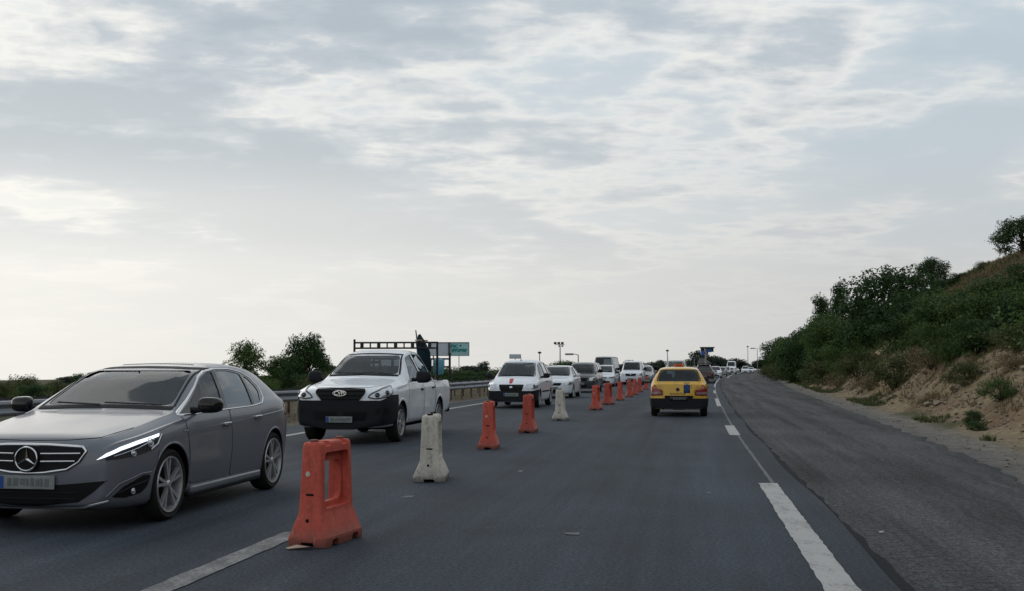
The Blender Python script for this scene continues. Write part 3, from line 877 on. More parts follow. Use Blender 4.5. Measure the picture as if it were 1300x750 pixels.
# ---------------- grey hatchback
def make_hatch():
    K = [(0, .885, .20, .735, .80, .66), (.25, .89, .175, .775, .845, .68), (.6, .895, .165, .83, .905, .70), (.95, .90, .17, .875, .962, .715), (1.2, .90, .17, .90, 1.0, .72),
         (1.3, .90, .17, .912, 1.045, .715), (1.62, .90, .17, .925, 1.215, .67), (1.96, .90, .165, .94, 1.375, .61), (2.14, .90, .165, .945, 1.415, .59), (2.5, .90, .165, .955, 1.452, .58), (2.9, .90, .17, .965, 1.458, .57),
         (3.3, .895, .18, .98, 1.438, .56), (3.68, .88, .2, 1.0, 1.38, .54), (3.9, .87, .22, 1.0, 1.25, .57), (4.06, .86, .25, .97, 1.04, .64), (4.25, .85, .3, .88, .95, .64)]
    sp = Spec(4.25, K, (.62, .24, .16, .075, .05), (.6, .18, .12, .05, .05), .33, (.87, 3.49)); L2 = sp.L/2
    ws = [(.66, 1.035), (.545, 1.372), (-.545, 1.372), (-.66, 1.035)]
    sides = [[(1.24, .962), (1.52, 1.07), (1.96, 1.285), (2.2, 1.35), (2.32, 1.365), (2.10, .985)], [(2.20, .985), (2.42, 1.37), (2.75, 1.367), (3.02, 1.335), (2.88, .995)], [(2.96, 1.005), (3.10, 1.315), (3.2, 1.27), (3.27, 1.15), (3.16, 1.03)]]
    root, sf = car('hatchback_car', sp, 'paint_grey', (1.34, 3.95, .42), ws, [(.5, 1.08), (.44, 1.3), (-.44, 1.3), (-.5, 1.08)], sides, ('alloy', 5, 'five'), None, .215, 'glass_hero')
    dF = (-1, 0, 0)
    # bonnet cut line and grille
    strip('bonnet_seam', sf, [(1, y, z) for y, z in [(-.70, .865), (-.60, .80), (-.35, .782), (0, .776), (.35, .782), (.60, .80), (.70, .865)]], dF, .009, 'gloss_black', root, .002)
    g = [(-.50, .725), (-.535, .69), (-.47, .60), (-.36, .535), (-.15, .505), (0, .50), (.15, .505), (.36, .535), (.47, .60), (.535, .69), (.50, .725), (.2, .74), (0, .742), (-.2, .74)]
    gr = patch('grille', sf, FY(g), dF, 'grille_black', root, .006, .02)
    strip('grille_frame', sf, FY(g), dF, .022, 'chrome', gr, .012, True)
    for z in (.665, .60):
        for sg in (1, -1):
            e = .49 if z > .63 else .44
            strip('grille_bar', sf, FY([(sg*.125, z), (sg*e, z+.006)]), dF, .016, 'chrome', gr, .022)
    # round three-pointed emblem
    p, n = onsurf(sf, (0, 0, .62), dF, .03); em = MB(); R = .10
    em.tube([(0, R*cos(2*pi*k/40), R*sin(2*pi*k/40)) for k in range(41)], .0085, 8, False)
    for k in range(3):
        a = pi/2+k*2*pi/3; tip = Vector((0, cos(a), sin(a)))*R; s1 = Vector((0, -sin(a), cos(a)))*.014; m = Vector((.014, 0, 0))
        em.add([tip, s1+Vector((0, cos(a), sin(a)))*.012, m, -s1+Vector((0, cos(a), sin(a)))*.012], [(0, 1, 2), (0, 2, 3)])
    e = em.build('emblem', 'chrome', gr); e.location = p
    bk = MB(); bk.lathe([(0, -.01), (R, -.01), (R, -.03)], 32, 'X'); b = bk.build('emblem_backing', 'gloss_black', gr); b.location = p
    # lower intake + chrome splitter
    it = [(-.72, .445), (-.60, .345), (-.47, .26), (-.1, .225), (.1, .225), (.47, .26), (.60, .345), (.72, .445), (.3, .405), (0, .40), (-.3, .405)]
    lo = patch('lower_intake', sf, FY(it), dF, 'grille_black', root, .004, .02)
    for z in (.29, .34): strip('intake_bar', sf, FY([(-.45, z), (.45, z)]), dF, .008, 'black_plastic', lo, .01)
    strip('bumper_trim', sf, FY([(-.72, .27), (-.5, .215), (-.2, .2), (.2, .2), (.5, .215), (.72, .27)]), dF, .02, 'lamp_silver', root, .01)
    plate(root, sf, 0, .425, dF, .52, .115)
    # windscreen surround, cowl, wipers
    strip('windscreen_seal', sf, FY(smooth_poly([(0, y) for y in (0,)], .01)) if False else [(0, y, z) for y, z in [(.69, 1.022), (.565, 1.388), (.3, 1.402), (0, 1.407), (-.3, 1.402), (-.565, 1.388), (-.69, 1.022)]], dF, .028, 'black_plastic', root, .003)
    strip('cowl_panel', sf, FY([(-.69, 1.01), (-.3, 1.023), (0, 1.027), (.3, 1.023), (.69, 1.01)]), dF, .035, 'black_plastic', root, .006)
    for y0, y1, zz in ((.58, -.02, 1.048), (-.05, -.53, 1.048)):
        strip('wiper', sf, FY([(y0, 1.03), (y1, zz)]), dF, .014, 'black_plastic', root, .02)
    strip('sunroof', sf, [(L2-2.35, -.4, 0), (L2-2.35, .4, 0)], (0, 0, -1), .02, 'gloss_black', root, .002)
    for sg in (1, -1):
        d = Vector((-1, -.75*sg, 0))
        hl = [(L2-.10, sg*.53, .61), (L2-.2, sg*.62, .695), (L2-.38, sg*.76, .76), (L2-.64, sg*.88, .815), (L2-.70, sg*.89, .80), (L2-.60, sg*.87, .70), (L2-.46, sg*.84, .655), (L2-.28, sg*.71, .625)]
        h = patch('headlight', sf, smooth_poly(hl, .02), d, 'lamp_dark', root, .004, .015, .04)
        patch('running_light', sf, [(L2-.12, sg*.54, .618), (L2-.17, sg*.59, .672), (L2-.26, sg*.67, .722), (L2-.39, sg*.765, .763), (L2-.62, sg*.872, .808), (L2-.615, sg*.87, .783), (L2-.40, sg*.765, .733), (L2-.27, sg*.67, .692), (L2-.19, sg*.60, .652)], d, 'drl', h, .012, .004, .02)
        strip('lamp_divider', sf, [(L2-.22, sg*.63, .645), (L2-.40, sg*.765, .70), (L2-.55, sg*.855, .76)], d, .008, 'lamp_silver', h, .011)
        strip('headlight_rim', sf, [(L2-.66, sg*.885, .80), (L2-.60, sg*.87, .72), (L2-.5, sg*.85, .675)], d, .014, 'lamp_silver', h, .011)
        p, n = onsurf(sf, (L2-.50, sg*.84, .735), d, .006); ln = MB(); ln.lathe([(0, .018), (.022, .013), (.032, 0), (.038, .012), (.046, .004)], 20, 'X')
        o = ln.build('headlight_lens', 'lamp_silver', h); o.location = p; o.rotation_euler = n.to_track_quat('X', 'Z').to_euler()
        p, n = onsurf(sf, (L2-.36, sg*.74, .66), d, .006); o = ln.build('headlight_lens', 'lamp_silver', h); o.location = p; o.rotation_euler = n.to_track_quat('X', 'Z').to_euler(); o.scale = (.7, .7, .7)
        fg = [(L2-.2, sg*.63, .30), (L2-.28, sg*.70, .385), (L2-.42, sg*.82, .46), (L2-.5, sg*.86, .455), (L2-.46, sg*.85, .36), (L2-.4, sg*.82, .31), (L2-.28, sg*.72, .285)]
        f = patch('fog_light_recess', sf, smooth_poly(fg, .02), d, 'grille_black', root, .003, .015, .04)
        strip('fog_trim', sf, [(L2-.24, sg*.66, .33), (L2-.33, sg*.76, .38), (L2-.45, sg*.85, .41)], d, .014, 'black_plastic', f, .012)
        strip('fog_chrome', sf, [(L2-.17, sg*.60, .31), (L2-.23, sg*.68, .41), (L2-.40, sg*.81, .478), (L2-.5, sg*.86, .48)], d, .012, 'paint_grey', root, .012)
        p, n = onsurf(sf, (L2-.34, sg*.76, .335), d, .006); o = ln.build('fog_lamp', 'lamp_silver', f); o.location = p; o.rotation_euler = n.to_track_quat('X', 'Z').to_euler(); o.scale = (.6, .6, .6)
        dS = (0, -sg, 0)
        door(root, sf, L2, [(1.26, .30), (1.22, .60), (1.18, .90), (1.2, .935), (2.20, .96), (2.22, .6), (2.20, .28)], sg, 'paint_grey', 2.07, .825, 'chrome')
        door(root, sf, L2, [(2.22, .28), (2.235, .6), (2.22, .96), (3.06, .985), (3.12, .86), (3.10, .74), (3.02, .55), (2.98, .28)], sg, 'paint_grey', 2.93, .86, 'chrome')
        out = [(1.18, .948), (1.5, 1.085), (1.75, 1.20), (1.96, 1.305), (2.15, 1.358), (2.4, 1.386), (2.8, 1.386), (3.08, 1.352), (3.26, 1.28), (3.34, 1.16), (3.29, 1.06), (3.16, 1.0), (2.85, .978), (2.2, .968), (1.6, .955)]
        strip('window_trim', sf, [(L2-q, 0, z) for q, z in out], dS, .017, 'chrome', root, .006, True)
        patch('door_pillar', sf, [(L2-2.105, 0, .985), (L2-2.33, 0, 1.37), (L2-2.41, 0, 1.372), (L2-2.195, 0, .985)], dS, 'gloss_black', root, .003, .003, .06)
        patch('window_divider', sf, [(L2-2.885, 0, .995), (L2-3.03, 0, 1.335), (L2-3.09, 0, 1.32), (L2-2.95, 0, 1.0)], dS, 'gloss_black', root, .003, .003, .06)
        patch('mirror_base', sf, [(L2-1.22, 0, .958), (L2-1.25, 0, .965), (L2-1.50, 0, 1.06), (L2-1.50, 0, .965)], dS, 'gloss_black', root, .003, .003, .06)
        strip('bumper_seam', sf, [(L2-.60, 0, .66), (L2-.56, 0, .56), (L2-.50, 0, .50)], dS, .008, 'gloss_black', root, .002)
        strip('wing_seam', sf, [(L2-1.16, sg*.9, .93), (L2-.9, sg*.9, .895), (L2-.66, sg*.88, .835)], (0, -sg, -.5), .008, 'gloss_black', root, .002)
        strip('side_crease', sf, [(L2-1.1, 0, .80), (L2-2, 0, .825), (L2-3, 0, .86), (L2-3.9, 0, .90)], dS, .02, 'paint_grey', root, .0015, False, .05, .004)
        mb = MB(); mb.box((L2-2.15, sg*.872, .235), (1.75, .07, .075), None, .025); mb.build('side_skirt', 'paint_grey', root)
        mb = MB(); mb.box((L2-2.15, sg*.86, .19), (1.8, .07, .05), None, .02); mb.build('sill', 'black_plastic', root)
        arch_lip(root, sf, L2, .87, .325, sg, 'paint_grey', .2, .025, .003); arch_lip(root, sf, L2, 3.49, .325, sg, 'paint_grey', .2, .025, .003)
        mirror_part(root, L2-1.46, sg*.885, 1.035, 'gloss_black', 1.0, .225, .155)
        tl = [(-L2+.02, sg*.6, .93), (-L2+.3, sg*.86, .97), (-L2+.33, sg*.86, .84), (-L2+.05, sg*.6, .80)]
        patch('tail_light', sf, tl, (1, -.6*sg, 0), 'tail_red', root, .005, .01, .05)
    both(lambda sg: None)
    patch('under_tray', sf, [(L2-.1, -.7, 0), (L2-.1, .7, 0), (-L2+.1, .7, 0), (-L2+.1, -.7, 0)], (0, 0, 1), 'well', root, .004, .003, .2)
    seats(root, [L2-2.25, L2-3.05], .37, .36); dashboard(root, L2-1.6, 1.01, .80, 1)
    return root
hatch = make_hatch()
place(hatch, -3.83, 11.55, .148)
tag(hatch, 'grey hatchback with round star badge and lit headlight strip, nearest car in the queue', 'car')

# ---------------- white pickup
def make_pickup():
    K = [(0, .89, .30, .93, 1.00, .66), (.35, .915, .29, .985, 1.07, .70), (.8, .925, .29, 1.03, 1.13, .72), (1.25, .925, .29, 1.06, 1.20, .72), (1.38, .925, .29, 1.07, 1.245, .72),
         (1.7, .925, .30, 1.08, 1.44, .67), (2.05, .925, .30, 1.085, 1.645, .615), (2.3, .925, .30, 1.09, 1.72, .60), (2.7, .92, .30, 1.095, 1.775, .595), (3.1, .92, .30, 1.10, 1.775, .59), (3.42, .92, .30, 1.10, 1.73, .585), (3.56, .92, .30, 1.10, 1.64, .60), (3.64, .92, .32, 1.10, 1.20, .82),
         (3.70, .92, .33, 1.09, 1.145, .85), (4.4, .925, .36, 1.09, 1.145, .85), (5.2, .91, .42, 1.09, 1.14, .83)]
    sp = Spec(5.2, K, (.55, .17, .16, .07, .03), (.2, .05, .05, .02, .02), .365, (.92, 4.02)); L2 = sp.L/2
    ws = [(.68, 1.275), (.555, 1.645), (-.555, 1.645), (-.68, 1.275)]
    sides = [[(1.72, 1.13), (2.17, 1.60), (2.52, 1.665), (2.60, 1.13)], [(2.72, 1.13), (2.66, 1.675), (3.15, 1.665), (3.34, 1.60), (3.50, 1.14)]]
    bed = prism_mesh([(L2-3.78, -.77), (L2-3.78, .77), (-L2+.07, .77), (-L2+.07, -.77)], 'Z', .66, 1.6, 'lining')
    root, sf = car('pickup_truck', sp, 'paint_white', (1.45, 3.52, .55), ws, [(.56, 1.22), (.5, 1.6), (-.5, 1.6), (-.56, 1.22)], sides, ('alloy', 6, 'one'), [bed], .23)
    dF = (-1, 0, 0)
    band('front_bumper', sp, .60, lambda e: .27+.05*min(1, e), lambda e: .80+.10*min(1, e/.25), .022, 'black_plastic', root)
    gr_ = [(-.46, .995), (-.475, .94), (-.36, .80), (-.3, .74), (.3, .74), (.36, .80), (.475, .94), (.46, .995), (0, 1.01)]
    gr = patch('grille', sf, smooth_poly(FY(gr_), .03), dF, 'grille_black', root, .028, .05)
    for z, w in ((.965, .44), (.90, .43), (.83, .36)): strip('grille_bar', sf, FY([(-w, z), (w, z)]), dF, .02, 'black_plastic', gr, .045)
    p, n = onsurf(sf, (0, 0, .925), dF, .055)
    o = MB(); o.tube([(0, .125*cos(2*pi*k/32), .048*sin(2*pi*k/32)) for k in range(33)], .008, 6, False); e = o.build('emblem', 'chrome', gr); e.location = p
    text_obj('emblem_letters', 'CVPI', .10, p+Vector((.004, 0, 0)), (radians(90), 0, radians(90)), 'chrome', gr, .004, 1.0, .002)
    it = [(-.52, .60), (-.48, .44), (.48, .44), (.52, .60)]
    patch('lower_intake', sf, smooth_poly(FY(it), .04), dF, 'grille_black', root, .034, .02)
    plate(root, sf, 0, .455, dF, .5, .11, True, .07)
    strip('windscreen_seal', sf, FY([(.71, 1.262), (.57, 1.662), (.3, 1.68), (0, 1.685), (-.3, 1.68), (-.57, 1.662), (-.71, 1.262)]), dF, .035, 'black_plastic', root, .003)
    strip('cowl_panel', sf, FY([(-.70, 1.248), (0, 1.268), (.70, 1.248)]), dF, .04, 'black_plastic', root, .006)
    strip('wiper', sf, FY([(.6, 1.268), (-.02, 1.295)]), dF, .016, 'black_plastic', root, .02); strip('wiper', sf, FY([(.0, 1.275), (-.55, 1.29)]), dF, .016, 'black_plastic', root, .02)
    strip('bonnet_seam', sf, FY([(-.66, 1.07), (-.5, 1.035), (0, 1.03), (.5, 1.035), (.66, 1.07)]), dF, .009, 'gloss_black', root, .002)
    for sg in (1, -1):
        d = Vector((-1, -.55*sg, 0))
        hl = [(L2-.05, sg*.50, .855), (L2-.08, sg*.54, .92), (L2-.20, sg*.74, 1.01), (L2-.40, sg*.88, 1.06), (L2-.36, sg*.88, .93), (L2-.24, sg*.82, .875), (L2-.1, sg*.62, .835)]
        h = patch('headlight', sf, smooth_poly(hl, .03), d, 'lamp_silver', root, .012, .03, .04)
        for (x, y, z, s) in ((L2-.12, .64, .895, 1.05), (L2-.25, .79, .935, 1.1)):
            p, n = onsurf(sf, (x, sg*y, z), d, .014); ln = MB(); ln.lathe([(0, .016), (.02, .012), (.034, -.006), (.040, .010), (.046, .0)], 20, 'X')
            o = ln.build('headlight_lens', 'lamp_dark', h); o.location = p; o.rotation_euler = n.to_track_quat('X', 'Z').to_euler(); o.scale = (s, s, s)
        strip('headlight_rim', sf, smooth_poly(hl, .03), d, .022, 'lamp_dark', h, .02, True)
        fg = [(L2-.1, sg*.60, .57), (L2-.12, sg*.64, .66), (L2-.25, sg*.80, .67), (L2-.28, sg*.82, .58), (L2-.18, sg*.72, .54)]
        patch('fog_light_recess', sf, smooth_poly(fg, .03), d, 'grille_black', root, .03, .02, .05)
        dS = (0, -sg, 0)
        door(root, sf, L2, [(1.46, .40), (1.42, .70), (1.50, 1.07), (2.64, 1.10), (2.66, .7), (2.64, .38)], sg, 'paint_white', 2.46, .965, 'black_plastic')
        door(root, sf, L2, [(2.68, .38), (2.69, .7), (2.67, 1.10), (3.56, 1.11), (3.58, .8), (3.42, .65), (3.40, .40)], sg, 'paint_white', 3.42, .985, 'black_plastic')
        strip('bed_seam', sf, [(L2-3.67, 0, .42), (L2-3.67, 0, 1.13)], dS, .022, 'gloss_black', root, .002)
        for poly in sides:
            strip('window_seal', sf, [(L2-q, 0, z) for q, z in poly], dS, .018, 'gloss_black', root, .003, True)
        arch_lip(root, sf, L2, .92, .365, sg, 'paint_white', .4, .05, .012); arch_lip(root, sf, L2, 4.02, .365, sg, 'paint_white', .42, .05, .012)
        mirror_part(root, L2-1.78, sg*.98, 1.22, 'black_plastic', 1.15, .25, .21)
        tl = [(-L2, sg*.88, 1.08), (-L2+.1, sg*.91, 1.08), (-L2+.1, sg*.91, .78), (-L2, sg*.88, .78)]
        patch('tail_light', sf, tl, (.5, -sg, 0), 'tail_red', root, .008, .01, .05)
    mb = MB(); mb.box((-L2-.06, 0, .5), (.16, 1.7, .2), None, .04); mb.build('rear_bumper', 'black_plastic', root)
    mb = MB(); mb.box((-.1, 0, .32), (3.4, 1.3, .2), None, .05); mb.build('chassis', 'well', root)
    patch('under_tray', sf, [(L2-.1, -.7, 0), (L2-.1, .7, 0), (-L2+.1, .7, 0), (-L2+.1, -.7, 0)], (0, 0, 1), 'well', root, .004, .003, .25)
    seats(root, [L2-2.45, L2-3.25], .38, .62); dashboard(root, L2-1.72, 1.24, .84, 1)
    # ladder rack: tall front frame behind the cab and a lower one at the tailgate
    xf, xr = L2-3.74, -L2+.10
    r = MB(); r.tube([(xf, -.93, 1.14), (xf, -.93, 2.02)], .024, 6); r.tube([(xf, .93, 1.14), (xf, .93, 1.96)], .024, 6)
    for z in (1.945, 1.825): r.tube([(xf, -.93, z), (xf, .93, z)], .02, 6)
    for k in range(9):
        y = -.93+1.86*(k+.9)/9.8; r.box((xf, y, 1.885), (.03, .07 if k % 2 == 0 else .025, .12))
    r.tube([(xf, .93, 1.14), (xf-.5, .93, 1.14)], .02, 6)
    r.build('rack_front_frame', 'rack_steel', root)
    r = MB()
    for y in (-.9, .9): r.tube([(xr, y, 1.14), (xr, y, 1.74)], .026, 6)
    for z in (1.60, 1.42): r.tube([(xr, -.9, z), (xr, .9, z)], .02, 6)
    for k in range(6): r.box((xr, -.75+.3*k, 1.51), (.03, .05, .18))
    r.build('rack_rear_frame', 'rack_steel', root)
    return root
pick = make_pickup()
PKX, PKY, PKA = -2.72, 22.72, .165
place(pick, PKX, PKY, PKA)
tag(pick, 'white crew cab pickup with black bumper and ladder rack behind its cab', 'pickup truck')
def in_pick(x, y, z):      # point in the pickup's frame -> world (it faces the camera)
    v = Matrix.Rotation(pi/2-PKA+pi, 3, 'Z') @ Vector((x, y, z)); return v+Vector((PKX, PKY, 0))
# load carried in the bed
def bed_load():
    t = empty('tarp_bundle', in_pick(-1.35, .52, .70), pi/2-PKA+pi)
    m = MB(); r = random.Random(5); pts = [(0, .0, 0), (.02, .02, .35), (.0, .05, .7), (.04, .06, 1.0), (.05, .0, 1.25), (.0, -.06, 1.42)]
    m.tube(pts, [.08, .13, .17, .16, .10, .02], 14)
    for v in m.v: v += noise.noise_vector(v*6)*.05
    m.build('tarp', 'teal_cloth', t)
    m = MB(); m.tube([(.0, .06, .2), (.02, -.12, 1.52)], [.03, .012], 6); m.tube([(.03, .0, .2), (.05, -.05, 1.4)], .018, 6); m.build('pole', 'rack_steel', t)
    tag(t, 'dark teal tarp bundle standing upright in the bed of the white pickup', 'tarp bundle')
    m = MB(); m.lathe([(0, -.16), (.09, -.17), (.115, -.12), (.12, .12), (.10, .16), (.03, .18), (.03, .2), (0, .2)], 18, 'Z')
    o = m.build('plastic_jug', 'light_blue_plastic'); o.location = in_pick(-1.5, .88, 1.42); tag(o, 'pale blue plastic jug beside the teal tarp bundle on the pickup', 'jug')
    m = MB(); m.box((0, 0, 0), (.5, .07, .03), Matrix.Rotation(.3, 3, 'Z'), .005); o = m.build('wood_plank', 'pale_wood'); o.location = in_pick(-1.25, .55, 1.99); o.rotation_euler = (0, 0, .9); tag(o, 'short pale wooden plank on top of the pickup rack', 'plank')
    m = MB(); r = random.Random(9)
    for k in range(9):
        a = r.uniform(-1.1, .1); y = r.uniform(-.5, .6); m.tube([(a, y, .72), (a-r.uniform(.2, .6), y+r.uniform(-.3, .3), 1.15+r.uniform(0, .25)), (a-.8, y+r.uniform(-.2, .2), 1.18)], .02, 6)
    m.box((-.6, 0, .80), (1.1, .9, .28), Matrix.Rotation(.1, 3, 'Z'), .05)
    o = m.build('tool_heap', 'post_steel'); o.location = in_pick(-1.25, 0, 0)+Vector((0, 0, 0)); o.rotation_euler = (0, 0, pi/2-PKA+pi); tag(o, 'brown heap of tools and rods lying in the pickup bed', 'tools')
bed_load()

# ---------------- generic body kinds
def std_front(root, sf, L2, z, hw, bump=None, hl=None, grille=None, intake=None, plate_z=None, lampmat='lamp_silver', dist=.0, emblem=False, grmat='grille_black'):
    dF = (-1, 0, 0)
    if grille:
        w, z0, z1 = grille; g = patch('grille', sf, smooth_poly(FY([(-w, z1), (-w*.86, z0), (w*.86, z0), (w, z1)]), .04), dF, grmat, root, .012+dist, .03)
        for k in (1, 2): strip('grille_bar', sf, FY([(-w*.92, z0+(z1-z0)*k/3), (w*.92, z0+(z1-z0)*k/3)]), dF, .014, 'gloss_black', g, .02+dist)
        if emblem:
            p, n = onsurf(sf, (0, 0, (z0+z1)/2), dF, .03+dist); m = MB(); m.lathe([(0, .012), (.04, .008), (.055, 0), (.058, -.02)], 20, 'X'); e = m.build('emblem', 'chrome', g); e.location = p
    if intake:
        w, z0, z1 = intake; patch('lower_intake', sf, smooth_poly(FY([(-w, z1), (-w*.85, z0), (w*.85, z0), (w, z1)]), .04), dF, 'grille_black', root, .006+dist, .02)
    if plate_z: plate(root, sf, 0, plate_z, dF, .52, .115, True, .03+dist)
    for sg in (1, -1):
        if hl:
            d = Vector((-1, -.6*sg, 0)); pts = [(L2-a, sg*b, c) for a, b, c in hl]
            h = patch('headlight', sf, smooth_poly(pts, .025), d, lampmat, root, .008, .02, .05)
            cx = sum((Vector(p) for p in pts), Vector())/len(pts); p, n = onsurf(sf, cx, d, .008)
            ln = MB(); ln.lathe([(0, .014), (.03, .01), (.045, -.006), (.055, .008), (.06, 0)], 16, 'X'); o = ln.build('headlight_lens', 'lamp_dark' if lampmat == 'lamp_silver' else 'lamp_silver', h); o.location = p; o.rotation_euler = n.to_track_quat('X', 'Z').to_euler()
def std_sides(root, sf, L2, sides, doors, body, seal=True, mir=None, hmat='black_plastic', ws=None, rub=None):
    if ws:
        (wb, zb), (wt, zt) = ws; strip('windscreen_seal', sf, FY([(wb+.02, zb-.012), (wt+.015, zt+.012), (0, zt+.025), (-wt-.015, zt+.012), (-wb-.02, zb-.012)]), (-1, 0, 0), .03, 'gloss_black', root, .003)
        strip('cowl_panel', sf, FY([(-wb, zb-.022), (0, zb-.008), (wb, zb-.022)]), (-1, 0, 0), .04, 'black_plastic', root, .006)
        strip('wiper', sf, FY([(wb*.9, zb-.01), (0, zb+.02)]), (-1, 0, 0), .018, 'black_plastic', root, .02); strip('wiper', sf, FY([(0, zb), (-wb*.8, zb+.015)]), (-1, 0, 0), .018, 'black_plastic', root, .02)
    for sg in (1, -1):
        for poly in (sides if seal else []): strip('window_seal', sf, [(L2-q, 0, z) for q, z in poly], (0, -sg, 0), .018, 'gloss_black', root, .003, True)
        for poly, hq, hz in doors: door(root, sf, L2, poly, sg, body, hq, hz, hmat)
        if rub: strip('rub_strip', sf, [(L2-rub[0], 0, rub[2]), (L2-rub[1], 0, rub[2])], (0, -sg, 0), .06, 'black_plastic', root, .012)
        if mir: mirror_part(root, L2-mir[0], sg*mir[1], mir[2], mir[3], mir[4], .22, .17)
def tail_lights(root, sf, L2, pts, mat='tail_red'):
    for sg in (1, -1): patch('tail_light', sf, smooth_poly([(-L2+a, sg*b, c) for a, b, c in pts], .02), (1, -.4*sg, 0), mat, root, .008, .02, .05)

def make_mpv():
    K = [(0, .86, .22, .74, .80, .62), (.3, .88, .20, .83, .92, .66), (.7, .89, .20, .91, 1.02, .68), (.95, .89, .20, .94, 1.085, .69), (1.3, .89, .20, .96, 1.29, .66), (1.75, .89, .20, .98, 1.56, .61), (2.0, .89, .2, .99, 1.65, .60), (2.6, .885, .2, 1.0, 1.70, .595), (3.4, .88, .2, 1.01, 1.69, .58), (4.1, .87, .22, 1.02, 1.64, .56), (4.3, .86, .24, 1.02, 1.45, .6), (4.45, .85, .28, .98, 1.06, .66), (4.5, .84, .3, .95, 1.02, .66)]
    sp = Spec(4.5, K, (.5, .20, .14, .06, .03), (.35, .12, .1, .04, .04), .315, (.86, 3.62)); L2 = sp.L/2
    ws = [(.66, 1.125), (.55, 1.555), (-.55, 1.555), (-.66, 1.125)]
    sides = [[(1.30, 1.03), (1.82, 1.50), (2.35, 1.585), (2.40, 1.03)], [(2.5, 1.03), (2.46, 1.59), (3.35, 1.575), (3.38, 1.04)], [(3.48, 1.05), (3.46, 1.57), (4.0, 1.52), (4.1, 1.08)]]
    root, sf = car('minivan', sp, 'paint_white2', (1.1, 4.2, .45), ws, [(.58, 1.1), (.5, 1.5), (-.5, 1.5), (-.58, 1.1)], sides, ('alloy', 6, 'one'), None, .2)
    band('front_bumper', sp, .50, .24, lambda e: .60+.04*min(1, e/.3), .02, 'black_plastic', root)
    std_front(root, sf, L2, 0, 0, hl=[(.06, .48, .67), (.10, .50, .82), (.3, .78, .87), (.52, .87, .87), (.42, .87, .70), (.2, .76, .655)], grille=(.44, .60, .81), intake=None, plate_z=.47, emblem=True)
    std_sides(root, sf, L2, sides, [([(1.2, .30), (1.18, .7), (1.26, .98), (2.42, 1.0), (2.43, .3)], 2.26, .90), ([(2.46, .3), (2.45, 1.0), (3.42, 1.01), (3.40, .8), (3.2, .6), (3.15, .3)], 2.7, .90)], 'paint_white2', mir=(1.36, .93, 1.12, 'black_plastic', 1.05), ws=((.66, 1.125), (.55, 1.555)), rub=(1.25, 3.15, .56))
    patch('red_stripe', sf, smooth_poly([(L2-.12, .02, 0), (L2-.12, -.09, 0), (L2-.66, -.16, 0), (L2-.70, -.03, 0), (L2-.5, .0, 0)], .03), (0, 0, -1), 'red_stripe', root, .003, .003, .05)
    tail_lights(root, sf, L2, [(.2, .84, 1.3), (.3, .86, 1.3), (.1, .84, .8), (.0, .78, .8)])
    m = MB(); m.lathe([(.03, 0), (.025, .03), (.006, .05), (.004, .16), (0, .17)], 10, 'Z'); o = m.build('roof_antenna', 'black_plastic', root); o.location = (L2-2.1, 0, 1.655)
    seats(root, [L2-2.05, L2-2.95], .37, .5); dashboard(root, L2-1.32, 1.12, .80, 1)
    return root
mpv = make_mpv(); place(mpv, .36, 40.2, .175)
tag(mpv, 'white minivan with dark bumper and a red stripe on its bonnet', 'minivan')

